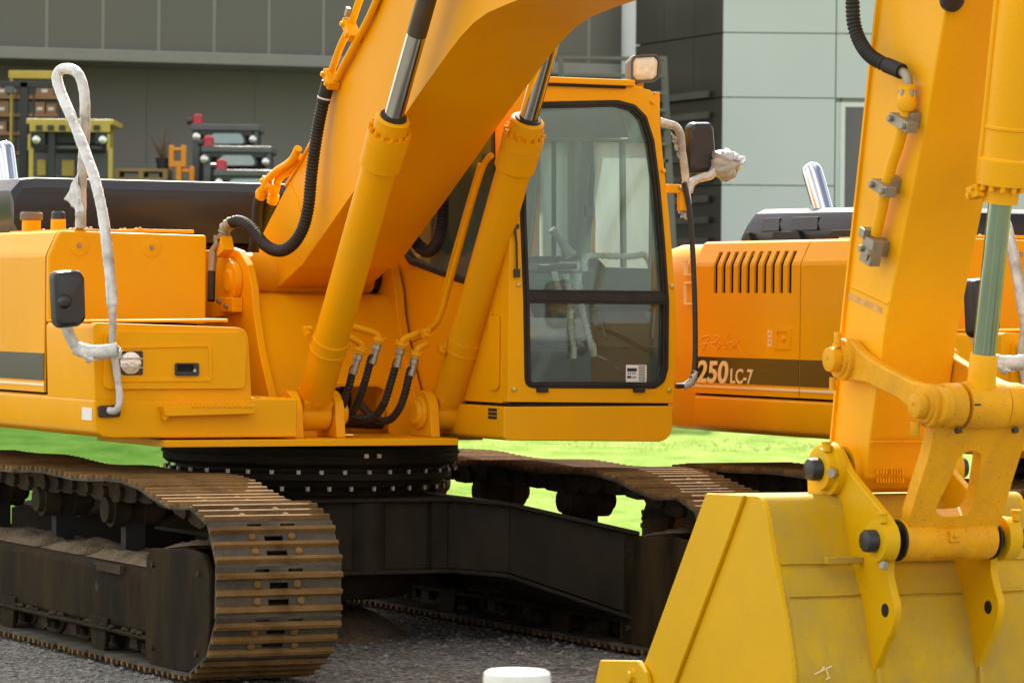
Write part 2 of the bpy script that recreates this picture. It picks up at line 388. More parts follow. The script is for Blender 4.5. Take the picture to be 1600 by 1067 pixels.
# ================================================================== SETTING
def ground_mat():
    m = bpy.data.materials.new('gravel'); t, b = nodes(m); L = t.links; N = t.nodes.new; co = N('ShaderNodeTexCoord')
    vo = N('ShaderNodeTexVoronoi'); vo.inputs['Scale'].default_value = 38; L.new(co.outputs['Object'], vo.inputs['Vector'])
    n1 = N('ShaderNodeTexNoise'); n1.inputs['Scale'].default_value = 1.2; n1.inputs['Detail'].default_value = 8; L.new(co.outputs['Object'], n1.inputs['Vector'])
    r = N('ShaderNodeValToRGB'); e = r.color_ramp.elements; e[0].color = (.085, .081, .071, 1); e[1].color = (.36, .345, .31, 1); e[0].position = .1; e[1].position = .9
    L.new(vo.outputs['Color'], r.inputs['Fac'])
    mm = N('ShaderNodeMix'); mm.data_type = 'RGBA'; rr = N('ShaderNodeMapRange'); rr.inputs['From Min'].default_value = .54; rr.inputs['From Max'].default_value = .72; rr.inputs['To Max'].default_value = .6
    L.new(n1.outputs['Fac'], rr.inputs['Value']); L.new(rr.outputs['Result'], mm.inputs['Factor']); L.new(r.outputs['Color'], mm.inputs['A']); mm.inputs['B'].default_value = (.12, .088, .055, 1)
    L.new(mm.outputs['Result'], b.inputs['Base Color']); b.inputs['Roughness'].default_value = .95; b.inputs['Specular IOR Level'].default_value = 0
    bp = N('ShaderNodeBump'); bp.inputs['Strength'].default_value = 1; bp.inputs['Distance'].default_value = .02; L.new(vo.outputs['Distance'], bp.inputs['Height']); L.new(bp.outputs['Normal'], b.inputs['Normal'])
    return m
def grass_mat():
    m = bpy.data.materials.new('lawn_grass'); t, b = nodes(m); L = t.links; N = t.nodes.new; co = N('ShaderNodeTexCoord')
    mp = N('ShaderNodeMapping'); mp.inputs['Scale'].default_value = (1, .35, 1); L.new(co.outputs['Object'], mp.inputs['Vector'])
    n1 = N('ShaderNodeTexNoise'); n1.inputs['Scale'].default_value = 1.6; n1.inputs['Detail'].default_value = 10; n1.inputs['Roughness'].default_value = .7; L.new(mp.outputs['Vector'], n1.inputs['Vector'])
    r = N('ShaderNodeValToRGB'); e = r.color_ramp.elements; e[0].position = .3; e[0].color = (.12, .22, .035, 1); e[1].position = .72; e[1].color = (.34, .43, .13, 1)
    L.new(n1.outputs['Fac'], r.inputs['Fac'])
    # shade over the left of the lawn, mixed in as a darker green
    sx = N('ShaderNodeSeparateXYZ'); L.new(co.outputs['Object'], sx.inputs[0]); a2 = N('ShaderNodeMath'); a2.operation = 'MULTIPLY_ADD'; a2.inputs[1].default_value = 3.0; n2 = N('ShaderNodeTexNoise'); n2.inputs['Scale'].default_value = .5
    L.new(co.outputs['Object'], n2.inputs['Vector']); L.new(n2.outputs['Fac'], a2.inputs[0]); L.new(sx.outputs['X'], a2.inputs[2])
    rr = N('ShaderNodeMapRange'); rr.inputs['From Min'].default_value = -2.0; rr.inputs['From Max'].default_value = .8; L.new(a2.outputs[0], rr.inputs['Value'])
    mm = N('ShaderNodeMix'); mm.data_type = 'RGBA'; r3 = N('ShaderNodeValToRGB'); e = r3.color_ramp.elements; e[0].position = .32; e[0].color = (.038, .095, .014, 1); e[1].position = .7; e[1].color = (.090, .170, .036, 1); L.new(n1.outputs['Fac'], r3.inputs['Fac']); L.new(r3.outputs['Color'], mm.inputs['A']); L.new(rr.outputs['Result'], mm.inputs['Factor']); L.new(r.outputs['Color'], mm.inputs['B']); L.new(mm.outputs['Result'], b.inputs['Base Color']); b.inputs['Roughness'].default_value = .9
    b.inputs['Specular IOR Level'].default_value = 0
    return m
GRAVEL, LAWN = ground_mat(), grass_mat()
def sheet(name, x0, x1, y0, y1, z, mt):
    g = G().m(mt); g.poly([(x0, y0, z), (x1, y0, z), (x1, y1, z), (x0, y1, z)]); o = g.build(name); o['kind'] = 'structure'; return o
sheet('ground', -400, 400, -60, 900, -.012, GRAVEL)
# lawn beyond the machines, slightly undulating
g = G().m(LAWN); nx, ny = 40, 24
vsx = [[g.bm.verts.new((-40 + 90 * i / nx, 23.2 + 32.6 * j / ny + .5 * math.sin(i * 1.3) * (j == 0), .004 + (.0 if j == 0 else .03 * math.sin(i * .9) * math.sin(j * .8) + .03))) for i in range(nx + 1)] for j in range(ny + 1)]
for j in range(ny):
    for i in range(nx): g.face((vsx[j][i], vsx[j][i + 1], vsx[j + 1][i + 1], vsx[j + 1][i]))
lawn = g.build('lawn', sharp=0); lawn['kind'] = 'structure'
# grass tufts give the lawn its ragged texture
TUFT = bpy.data.materials.new('grass_blades'); t, b = nodes(TUFT); d2 = t.nodes.new('ShaderNodeBsdfTranslucent'); d2.inputs['Color'].default_value = (.38, .45, .16, 1); b.inputs['Base Color'].default_value = (.20, .30, .05, 1); b.inputs['Roughness'].default_value = .8; b.inputs['Specular IOR Level'].default_value = .1
mm = t.nodes.new('ShaderNodeMixShader'); mm.inputs[0].default_value = .6; t.links.new(b.outputs[0], mm.inputs[1]); t.links.new(d2.outputs[0], mm.inputs[2]); t.links.new(mm.outputs[0], t.nodes['Material Output'].inputs['Surface'])
g = G().m(TUFT)
for i in range(14000):
    x, y = random.uniform(-1, 14), random.uniform(23.6, 55); h = random.uniform(.012, .045); a = random.uniform(0, 6.28); w = random.uniform(.012, .03)
    dx, dy = math.cos(a) * w, math.sin(a) * w; lx, ly = random.uniform(-.04, .04), random.uniform(-.04, .04)
    g.poly([(x - dx, y - dy, 0), (x + dx, y + dy, 0), (x + lx, y + ly, h + .015)])
tag(g.build('grass', sharp=0), 'short bright sunlit grass on the lawn behind the excavators', 'grass', kind='stuff')
# soil heap between the tracks
g = G().m(SOIL); c0 = pz(600, 985, 0)
def heap(g, cu, cv, ru, rv, h, n=26):
    vs = [[None] * (n + 1) for _ in range(n + 1)]
    for i in range(n + 1):
        for j in range(n + 1):
            a, b = -1 + 2 * i / n, -1 + 2 * j / n; q = max(0, 1 - a * a - b * b)
            vs[i][j] = g.bm.verts.new((cu + a * ru, cv + b * rv, h * q ** .8 * (1 + random.uniform(-.22, .22)) - .02))
    for i in range(n):
        for j in range(n): g.face((vs[i][j], vs[i + 1][j], vs[i + 1][j + 1], vs[i][j + 1]))
heap(g, -.55, .0, 1.2, .60, .20)
o = g.build('soil_mound', sharp=0); o.location = O1; o.rotation_euler = (0, 0, YAW); o['kind'] = 'structure'
# loose stones on the gravel
STONE = mat('gravel_stone', (.20, .19, .165), .9, var=.5, scale=9, spec=.2)
g = G().m(STONE)
for i in range(5200):
    y = random.uniform(15.2, 20.5); x = random.uniform(-2.75, 2.0) * y / 20; r = random.choice((.006, .008, .010, .013, .018)) * random.uniform(.7, 1.2); c = V((x, y, -.012 + r * .25)); a = random.uniform(0, 6.28)
    vs = [g.bm.verts.new(c + V((math.cos(a + k * 1.5708) * r * random.uniform(.7, 1.3), math.sin(a + k * 1.5708) * r * random.uniform(.7, 1.3), random.uniform(-.2, .2) * r))) for k in range(4)]
    t_ = g.bm.verts.new(c + V((random.uniform(-.3, .3) * r, random.uniform(-.3, .3) * r, r * random.uniform(.5, .9))))
    for k in range(4): g.face((vs[k], vs[(k + 1) % 4], t_))
tag(g.build('gravel', sharp=10), 'loose grey gravel stones on the ground in front of the tracks', 'gravel', kind='stuff')
# raised service yard in front of the building
YARD = mat('concrete_yard', (.24, .235, .22), .85, var=.12, scale=.6, dirt=.4, dcol=(.12, .11, .10), dscale=1.5)
g = G().m(YARD); g.prism([(-30, 55.6, 0), (-30, 66, 0), (-30, 66, 2.75), (-30, 56.2, 1.75), (-30, 55.9, 1.7)], (75, 0, 0)); g.build('service_yard')['kind'] = 'structure'
# ================================================================== EXCAVATOR: undercarriage
EX = empty('excavator', O1, YAW, 'orange excavator in the middle, cab facing the camera and yellow bucket set down in front', 'excavator', 'orange crawler excavators')

def arc(c, r, a0, a1, n): return [(c[0] + r * math.cos(R(a0 + (a1 - a0) * i / n)), c[1] + r * math.sin(R(a0 + (a1 - a0) * i / n))) for i in range(n + 1)]
IDL, SPR = (2.31, .43), (-2.02, .44)
top = [(x.x, x.y) for x in cr([(SPR[0] + .05, SPR[1] + .415, 0), (-1.45, .85, 0), (-.9, .862, 0), (-.3, .838, 0), (.35, .858, 0), (.85, .842, 0), (1.4, .862, 0), (1.75, .835, 0), (2.06, .765, 0)], 6)]
LOOP = arc(SPR, .40, 270, 92, 16) + top + arc(IDL, .39, 66, -90, 16)
LOOP = [V((a, 0, b)) for a, b in LOOP]
def loop_points(N):
    P = LOOP + [LOOP[0]]; L = [0]
    for i in range(len(P) - 1): L.append(L[-1] + (P[i + 1] - P[i]).length)
    out = []
    for k in range(N):
        d = L[-1] * (k + .35) / N; i = max(j for j in range(len(L)) if L[j] <= d); i = min(i, len(P) - 2)
        out.append(P[i].lerp(P[i + 1], (d - L[i]) / (L[i + 1] - L[i])))
    return out, L[-1] / N
NSH = 50
JP, PITCH_S = loop_points(NSH)

def shoe_mesh():
    p = PITCH_S; W2 = .30; g = G()
    def gro(t, h=.030): return [(t - .017, .012), (t - .0085, h), (t + .0085, h), (t + .017, .012)]
    g.m(TRACKG)
    q = p / 3
    # plate, built in strips so that the slots and windows are true openings
    holes = {0: [(-.115, -.045), (.045, .115)], 1: [(-.045, .045)], 2: [(-.05, .05)]}
    edges = [(-p / 2 - .006, -q + .0), (-q, 0.0), (0.0, q), (q, p / 2 - .002)]
    for i, (a, b) in enumerate(edges):
        hs = {0: holes[0], 1: holes[1], 2: holes[2], 3: []}[i]
        ca, cb = (a + .030, b - .018) if i else (a + .012, b - .017)
        ys = [-W2]
        if hs:
            for h0, h1 in hs:
                g.box((a, ys[-1], 0), (b, h0, .012)); g.box((a, h0, 0), (ca, h1, .012)); g.box((cb, h0, 0), (b, h1, .012)); ys.append(h1)
        g.box((a, ys[-1], 0), (b, W2, .012))
    g.m(RUST)
    for t in (-q, 0, q):
        w = .001 if t else 0
        g.prism([(t + a, -W2 - w, n) for a, n in [(-.017, .0125), (-.0085, .032), (.0085, .032), (.017, .0125)]], (0, 2 * W2 + 2 * w, 0))
    for t in (-q / 2, q / 2):
        for v in (-.105, .085 if t < 0 else .105):
            g.lathe((t, v, .012), (t, v, .04), [(0, .019), (.008, .019), (.0145, .012)], 10)
    g.m(MUDDY)          # chain links bolted under the shoe
    for v in (-.095, .095):
        pts = [(-p * .62, -.02), (-p * .5, -.006), (p * .3, -.006), (p * .45, -.03), (p * .40, -.085), (p * .2, -.105), (-p * .3, -.105), (-p * .6, -.085)]
        g.prism([(t, v - .03, n) for t, n in pts], (0, .06, 0))
    g.cyl((-p * .5, -.15, -.058), (-p * .5, .15, -.058), .028, n=12)
    return g.mesh('track_shoe', 40)
SHOE = shoe_mesh()

def track(vc):
    s = 1 if vc > 0 else -1
    g = G().m(FRAMEB)     # side frame, symmetrical box with rounded idler guard at the front
    sec = [(vc - .20, .145), (vc - .225, .17), (vc - .225, .435), (vc - .20, .468), (vc + .20, .468), (vc + .225, .435), (vc + .225, .17), (vc + .20, .145)]
    g.prism([(-1.45, v, z) for v, z in sec], (3.20, 0, 0))
    for q in (-1, 1):    # bottom flange
        g.box((-1.45, vc + q * .235 - .02, .135), (1.75, vc + q * .235 + .02, .160))
    fr = g.build('crawler_track', parent=EX, bevel=.012)
    fr['label'] = 'crawler track with rusty triple-bar shoes'
    # dirt lying on the frame, split by two bare slots
    g = G().m(DIRTM)
    for a, b in ((-1.4, -.05), (.03, .62), (.70, 1.74)):
        n = int((b - a) / .03); k = 12; vs = []
        for i in range(n + 1):
            row = []
            for j in range(k + 1):
                v = -.20 + .40 * j / k; e = min(1, min(i, n - i) / 2.) * min(1, min(j, k - j) / 2.)
                row.append(g.bm.verts.new((a + (b - a) * i / n, vc + v, .469 + e * (.016 + random.uniform(0, .020) + .02 * (noise.noise(V((a + i * .03, v * 3, 1)) * 4) + .3)))))
            vs.append(row)
        for i in range(n):
            for j in range(k): g.face((vs[i][j], vs[i + 1][j], vs[i + 1][j + 1], vs[i][j + 1]))
    g.build('dirt_layer', parent=fr, sharp=0)
    g = G().m(DARK)
    for a in (-.045, .625): g.box((a, vc - .17, .44), (a + .07, vc + .17, .4715))
    g.build('clean_out_slot', parent=fr)
    # idler guard
    g = G().m(FRAMEB)
    for q in (-1, 1):
        o = vc + q * .255
        prof = [(1.735, .06), (1.735, .53), (1.80, .575), (2.30, .60), (2.46, .585), (2.535, .50), (2.55, .30), (2.50, .10), (2.30, .045), (2.05, .03), (1.83, .02)]
        g.prism([(p.x, o - .0155, p.z) for p in rpoly([V((a, 0, b)) for a, b in prof], .05)], (0, .031, 0))
    g.prism([(1.74, vc - .24, .54), (2.20, vc - .24, .585), (2.20, vc - .24, .605), (1.74, vc - .24, .56)], (0, .48, 0))
    g.build('idler_guard', parent=fr, bevel=.01)
    g = G().m(DIRTM); n = 14
    vs = [[g.bm.verts.new((1.76 + .42 * i / n, vc - .22 + .44 * j / n, .565 + .043 * i / n + min(1, min(i, n - i) / 2.) * min(1, min(j, n - j) / 2.) * random.uniform(.006, .03))) for j in range(n + 1)] for i in range(n + 1)]
    for i in range(n):
        for j in range(n): g.face((vs[i][j], vs[i + 1][j], vs[i + 1][j + 1], vs[i][j + 1]))
    g.build('dirt_layer', parent=fr, sharp=0)
    # guard bolts, weld seam, lumps of dried mud caught on the flange
    g = G().m(MUDDY)
    for q in (-1, 1):
        if True:
            g.tube([V((1.745, vc + q * .232, .14 + .32 * k / 8)) for k in range(9)], [.007 + random.uniform(-.002, .002) for k in range(9)], 6)
        for u, z in ((1.84, .50), (1.84, .12), (2.42, .50), (2.40, .14)): g.hexb((u, vc + q * .27, z), (0, q, 0), .016, .012)
    g.build('guard_bolt', parent=fr)
    g = G().m(MUDDY)
    for q in (-1, 1):
        for k in range(46):
            u = random.uniform(-1.4, 1.7); r = random.uniform(.008, .024)
            g.ball((u, vc + q * (.232 + random.uniform(0, .016)), .160 + r * .3), r, 1.6, .8, .55, 7, 5)
    g.build('dried_mud', parent=fr)['kind'] = 'stuff'
    # idler wheel, sprocket
    g = G().m(MUDDY)
    g.lathe((IDL[0], vc - .11, IDL[1]), (IDL[0], vc + .11, IDL[1]), [(0, .05), (0, .285), (.04, .285), (.05, .315), (.17, .315), (.18, .285), (.22, .285), (.22, .05)], 36)
    g.cyl((IDL[0], vc - .2, IDL[1]), (IDL[0], vc + .2, IDL[1]), .07); g.build('idler_wheel', parent=fr)
    g = G().m(MUDDY); pts = []
    for k in range(42):
        a = 2 * math.pi * k / 42; r = .33 if k % 2 else .285; pts.append((SPR[0] + r * math.cos(a), vc - .035, SPR[1] + r * math.sin(a)))
    g.prism(pts, (0, .07, 0)); g.lathe((SPR[0], vc - .24, SPR[1]), (SPR[0], vc + .24, SPR[1]), [(0, .12), (.02, .2), (.16, .22), (.32, .22), (.46, .2), (.48, .12)], 30)
    g.build('drive_sprocket', parent=fr)
    # carrier rollers and track rollers
    for u in (-1.2, -.18, .84):
        g = G().m(MUDDY); g.lathe((u, vc - .15, .70), (u, vc + .15, .70), [(0, .05), (0, .062), (.03, .066), (.03, .085), (.11, .085), (.115, .062), (.185, .062), (.19, .085), (.27, .085), (.27, .066), (.30, .05)], 24)
        g.m(DARK); g.box((u - .035, vc - .05, .45), (u + .035, vc + .05, .68)); g.build('carrier_roller', parent=fr)
    for i in range(9):
        u = -1.55 + i * .425
        g = G().m(MUDDY); g.lathe((u, vc - .19, .165), (u, vc + .19, .165), [(0, .04), (0, .055), (.03, .06), (.05, .065), (.05, .115), (.075, .115), (.08, .09), (.30, .09), (.305, .115), (.33, .115), (.33, .065), (.38, .05)], 20)
        for q in (-1, 1):
            g.prism([(u - .05, vc + q * .2 - .012, .08), (u + .05, vc + q * .2 - .012, .08), (u + .035, vc + q * .2 - .012, .22), (u - .035, vc + q * .2 - .012, .22)], (0, .024, 0))
        g.build('track_roller', parent=fr)
    for u in (-.35, 1.02):
        g = G().m(FRAMEB)
        for q in (-1, 1):
            o = vc + q * .23
            g.prism([(u - .13, o - .012, .20), (u + .13, o - .012, .20), (u + .10, o - .012, .09), (u + .085, o - .012, .035), (u - .085, o - .012, .035), (u - .10, o - .012, .09)], (0, .024, 0))
        g.build('track_guide', parent=fr, bevel=.006)
    if vc < 0:
        g = G().m(DARK); p = pv(151, 916, vc - .226); g.cyl(p, p + V((0, .012, 0)), .024, n=20)
        g.build('frame_hole', parent=fr)
        g = G().m(MUDDY); a, b = pv(156, 876, vc - .227), pv(193, 897, vc - .227); g.box((a.x, vc - .245, b.z), (b.x, vc - .222, a.z)); g.box((a.x - .07, vc - .232, b.z + .02), (a.x, vc - .222, a.z)); g.build('grease_port', parent=fr)
        g = G().m(CREAM); p = pv(234, 950, vc - .2275); g.prism([p + V((-.012, 0, .05)), p + V((.004, 0, .055)), p + V((.018, 0, -.04)), p + V((.006, 0, -.05))], (0, .002, 0)); g.build('paint_chip', parent=fr)
    for k in range(NSH):
        a, b = JP[k], JP[(k + 1) % NSH]; c = (a + b) / 2; t = (b - a).normalized()
        o = bpy.data.objects.new('track_shoe', SHOE); COL.objects.link(o); o.parent = fr
        wob = random.uniform(-.006, .006)
        o.matrix_local = Matrix(((t.x, 0, -t.z, c.x), (0, 1, 0, vc + wob), (t.z, 0, t.x, c.z), (0, 0, 0, 1)))
    return fr
TR_R = track(-1.29); TR_L = track(1.29)
TR_L.location.x = -.20
TR_L['label'] = 'crawler track on the cab side, further from the camera'

# car body: X frame between the tracks
g = G().m(BLACK)
g.lathe((0, 0, .34), (0, 0, .80), [(0, .60), (.40, .60), (.46, .64)], 64)
g.lathe((0, 0, .20), (0, 0, .74), [(0, .50), (.1, .58), (.50, .60)], 48)
uf = g.build('undercarriage_frame', parent=EX)
def leg(s, f):
    # one leg of the X: from the hub box out to the track frame; s = +-1 left/right, f = +-1 front/rear
    g = G().m(BLACK)
    def st(u, v, z0, z1): return (f * u, s * v, z0, z1)
    plan = [(.80, .0, .375, .715), (.80, .42, .375, .715), (1.02, .66, .36, .70), (1.66, 1.07, .175, .58)]
    back = [(-.1, .0), (-.1, .42), (.15, .66), (.55, 1.07)]
    # front web
    for i in range(3):
        a, b = plan[i], plan[i + 1]
        g.prism([(f * a[0], s * a[1], a[2]), (f * b[0], s * b[1], b[2]), (f * b[0], s * b[1], b[3]), (f * a[0], s * a[1], a[3])], (-f * .03, 0, 0))
    for top in (0, 1):
        for i in range(3):
            a, b, c, d = plan[i], plan[i + 1], back[i + 1], back[i]
            za, zb = (a[3], b[3]) if top else (a[2] - .022, b[2] - .022)
            e = .05
            pts = [(f * (a[0] + e), s * (a[1] - (e if i > 1 else 0) * .6), za), (f * (b[0] + e), s * b[1] - s * (e * .6 if i + 1 > 1 else 0), zb), (f * c[0], s * c[1], zb), (f * d[0], s * d[1], za)]
            g.prism(pts, (0, 0, .022))
    for k, (i, t) in enumerate([(0, .75)]):
        a, b = plan[i], plan[i + 1]; u, v = a[0] + (b[0] - a[0]) * t, a[1] + (b[1] - a[1]) * t
        g.cyl((f * (u + .004), s * v, a[2]), (f * (u + .004), s * v, a[3]), .013, n=8)
    return g.build('frame_leg', parent=uf, bevel=.006)
for s in (-1, 1):
    for f in (1, -1): leg(s, f)
g = G().m(BLACK)   # hub box front, between the legs, with a lighter rounded column
g.cyl((.74, -.02, .375), (.74, -.02, .712), .11, n=32)
g.build('hub_column', parent=uf)
# swing bearing with two rows of bolts
g = G().m(BLACK)
g.lathe((0, 0, .78), (0, 0, 1.0), [(0, .675), (.035, .70), (.04, .735), (.075, .735), (.078, .70), (.10, .70), (.105, .745), (.125, .768), (.20, .768), (.20, .6)], 96)
br = g.build('swing_bearing', parent=EX)
g = G().m(STEEL); n = 38
for k in range(n):
    a = 2 * math.pi * (k + random.uniform(-.12, .12)) / n
    g.hexb((.755 * math.cos(a), .755 * math.sin(a), .872), (0, 0, -1), .012, .020)
    a += .06; g.hexb((.716 * math.cos(a), .716 * math.sin(a), .788), (0, 0, -1), .012, .022)
g.build('bearing_bolts', parent=br)
g = G().m(RUBBER); P = [(.772 * math.cos(2 * math.pi * k / 60), .772 * math.sin(2 * math.pi * k / 60), .945) for k in range(61)]
g.tube(P, .007, 6, False); g.m(STEEL)
for x in (575, 595):
    p = hit(x, 709, (.80, 0, 0), (1, 0, 0)); p.x = math.sqrt(max(0, .776 ** 2 - p.y ** 2)); p.z = .945; g.obox(p, (.007, 0, 0), (0, .012, 0), (0, 0, .010))
g.build('dust_seal', parent=br)
# ================================================================== EXCAVATOR: upper structure
def vz_extrude(g, sec, u0, u1): return g.prism([(u0, v, z) for v, z in sec], (u1 - u0, 0, 0))
def curve_sec(v0, z0, z1, inset, rise, vin):
    """outer skin section from bottom to top: side, chamfer, roof"""
    return [(v0, z0), (v0, z1 - rise), (v0 + .006, z1 - rise + .012), (v0 + inset - .012, z1 - .006), (v0 + inset, z1), (vin, z1)]

def shell(g, sec, u0, u1, slots=None, zs=(0, 0), th=.012):
    """thin skin swept along u, with openings where slots (u ranges) cross the height band zs"""
    cuts = sorted({u0, u1} | ({x for s in slots for x in s} if slots else set()))
    pts = []
    for i, (v, z) in enumerate(sec):
        if slots and i:
            (va, za) = sec[i - 1]
            for zc in zs:
                if za < zc < z: t = (zc - za) / (z - za); pts.append((va + (v - va) * t, zc))
        pts.append((v, z))
    vs = [[g.bm.verts.new((u, v, z)) for v, z in pts] for u in cuts]
    fs = []
    for i in range(len(cuts) - 1):
        um = (cuts[i] + cuts[i + 1]) / 2; isl = slots and any(a < um < b for a, b in slots)
        for j in range(len(pts) - 1):
            zm = (pts[j][1] + pts[j + 1][1]) / 2
            if isl and zs[0] < zm < zs[1]: continue
            f = g.face((vs[i][j], vs[i + 1][j], vs[i + 1][j + 1], vs[i][j + 1]))
            fs.append(f)
    return g
def solid(o, th=.012):
    m = o.modifiers.new('solid', 'SOLIDIFY'); m.thickness = th; m.offset = -1; return o

# inner box that closes everything behind the doors
g = G().m(DARK); g.box((-2.0, -1.55, 1.09), (-.72, 1.30, 1.98)); g.box((-.72, -1.55, 1.09), (.42, -.80, 1.98)); g.box((.42, -1.53, 1.10), (1.08, -.86, 1.56)); g.build('engine_bay', parent=EX)
# louvred rear door
def side_door(name, u0, u1, slots=None):
    g = G().m(ORANGE)
    sec = [(-1.60, 1.258), (-1.60, 1.925), (-1.594, 1.945), (-1.545, 2.045), (-1.525, 2.056), (-1.30, 2.06)]
    shell(g, sec, u0 + .005, u1 - .005, slots, (1.785, 2.0))
    for f in g.bm.faces: f.smooth = False
    return solid(g.build(name, parent=EX, sharp=0))
lou = []
for k in range(10): a = -1.615 + k * .0855; lou.append((a, a + .040))
DOOR = side_door('engine_door', -1.83, -.715, lou)
DOOR['label'] = 'side door with ten vent slots, a script name and a black stripe'
MID = side_door('pump_door', -.715, .405)
for o, u0, u1 in ((DOOR, -1.826, -.72), (MID, -.71, .40)):
    g = G().m(STRIPE); g.box((u0, -1.6025, 1.316), (u1, -1.5995, 1.450)); g.build('black_stripe', parent=o)
    g = G().m(CREAM); g.box((u0, -1.603, 1.289), (u1, -1.5995, 1.302)); g.build('cream_line', parent=o)
X, Z_ = (1, 0, 0), (0, 0, 1)
text_mesh('model_number', '250', .158, 1.40, CREAM, DOOR, (-1.782, -1.604, 1.318), X, Z_, offset=.004, shear=.12)
text_mesh('model_suffix', 'LC-7', .105, 1.12, CREAM, DOOR, (-1.425, -1.604, 1.319), X, Z_, offset=.002, shear=.05)
g = G().m(ORANGE)
def sp(cx, cy): return pv(1090 + cx / 8.894, 500 + cy / 8.894, -1.599, O2)
for st in ([(45, 272), (100, 232), (170, 212)], [(215, 218), (290, 225), (304, 258), (260, 300), (200, 325), (120, 328), (58, 335)],
           [(180, 228), (140, 300), (100, 380), (66, 440)], [(145, 345), (210, 366), (245, 405), (268, 475)],
           [(272, 330), (256, 385), (290, 388), (325, 340), (300, 315), (275, 330)], [(446, 178), (400, 260), (362, 350), (368, 392), (402, 388), (430, 345), (410, 325), (372, 352)],
           [(430, 375), (470, 350), (482, 312), (450, 322), (445, 372), (472, 387), (512, 350), (560, 290)], [(538, 308), (560, 350), (600, 420), (628, 482), (636, 440)], [(592, 268), (545, 340), (500, 388)]):
    P = cr([sp(*q) for q in st], 6); g.tube(P, [.0050 * (.55 + .45 * math.sin(math.pi * min(1, (i + 2) / (len(P) + 2)))) for i in range(len(P))], 6)
g.build('script_lettering', parent=DOOR)
g = G().m(ORANGE)
a, b = pv(1211, 513, -1.6, O2), pv(1236, 546, -1.6, O2)
g.frame([(a.x, -1.606, b.z), (b.x, -1.606, b.z), (b.x, -1.606, a.z), (a.x, -1.606, a.z)], [(a.x + .03, -1.606, b.z + .018), (b.x - .025, -1.606, b.z + .018), (b.x - .025, -1.606, a.z - .018), (a.x + .03, -1.606, a.z - .018)], (0, .008, 0))
g.lathe(((a.x + b.x) / 2 + .01, -1.601, (a.z + b.z) / 2), ((a.x + b.x) / 2 + .01, -1.62, (a.z + b.z) / 2), [(0, .016), (.008, .014), (.012, .004)], 14)
g.build('door_latch', parent=DOOR, bevel=.003)
g = G().m(CREAM)
for y in (516, 530): 
    a, b = pv(1200, y, -1.6, O2), pv(1206, y + 11, -1.6, O2); g.frame([(a.x, -1.602, b.z), (b.x, -1.602, b.z), (b.x, -1.602, a.z), (a.x, -1.602, a.z)], [(a.x + .008, -1.602, b.z + .008), (b.x - .008, -1.602, b.z + .008), (b.x - .008, -1.602, a.z - .008), (a.x + .008, -1.602, a.z - .008)], (0, .0015, 0))
g.build('warning_label', parent=DOOR)
# counterweight
g = G().m(ORANGE); pts = []
for k in range(49):
    a = math.pi * (k / 48 - .5); x = math.cos(a); y = math.sin(a)
    pts.append((-1.836 - .95 * (abs(x) ** .75), 1.58 * (1 if y > 0 else -1) * abs(y) ** .38, 1.06))
CW = G().m(ORANGE)
lv = [(1.06, .955), (1.075, .985), (1.12, 1.0), (1.88, 1.0), (1.97, .985), (2.02, .955), (2.045, .90)]
CW.rings([[V((-1.836 + (p[0] + 1.836) * s, p[1] * (1 - (1 - s) * .7), z)) for p in pts] for z, s in lv])
CWo = CW.build('counterweight', parent=EX)
g = G().m(CREAM)
for y0, y1 in ((405, 430), (440, 476)):
    a, b = pv(1064, y0, -1.6, O2), pv(1076, y1, -1.6, O2); c_ = ((a.x + b.x) / 2, (a.z + b.z) / 2); w_, h_ = .05, (a.z - b.z) / 2
    q_ = lambda s_: [V((-1.90 - w_ * s_ if k in (0, 3) else -1.90 + w_ * s_, -1.5945, c_[1] + (h_ * s_ if k > 1 else -h_ * s_))) for k in range(4)]
    g.frame(q_(1), q_(.82), (0, .02, 0))
g.build('warning_label', parent=CWo)
# skirt along the right side and across the front right, with the frame's rounded lower edge
g = G().m(ORANGE)
sec = [(-1.585, 1.246), (-1.60, 1.240), (-1.60, 1.130), (-1.588, 1.085), (-1.555, 1.062), (-1.50, 1.055), (-.55, 1.055), (-.55, 1.246)]
vz_extrude(g, sec, -1.82, 1.13)
SK = g.build('lower_skirt', parent=EX, bevel=.012)
g = G().m(ORANGE)          # step plate with a serrated lip
a, b, c, d = pu(248, 634, 1.132), pu(392, 632, 1.132), pu(392, 646, 1.132), pu(252, 650, 1.132)
g.prism([a, b, c, d], (.06, 0, 0)); 
for k in range(12):
    t = (k + .5) / 12; p = pu(290 + 98 * t, 635, 1.132); g.box((p.x + .03, p.y - .008, p.z - .004), (p.x + .066, p.y + .008, p.z + .010))
g.prism([pu(250, 650, 1.132), pu(262, 648, 1.132), pu(252, 658, 1.132)], (.05, 0, 0)); g.build('step_plate', parent=SK, bevel=.004)
g = G().m(LABELW); p = pu(128, 636, 1.0)
q0, q1 = pv(128, 636, -1.6035), pv(143, 657, -1.6035); g.box((q0.x, -1.6035, q1.z), (q1.x, -1.6005, q0.z)); g.build('white_label', parent=SK)
g = G().m(PLASTIC); g.prism(rpoly([pu(152, 634, 1.131), pu(187, 632, 1.131), pu(186, 651, 1.131), pu(153, 652, 1.131)], .012), (.022, 0, 0)); g.build('rail_foot', parent=SK, bevel=.004)
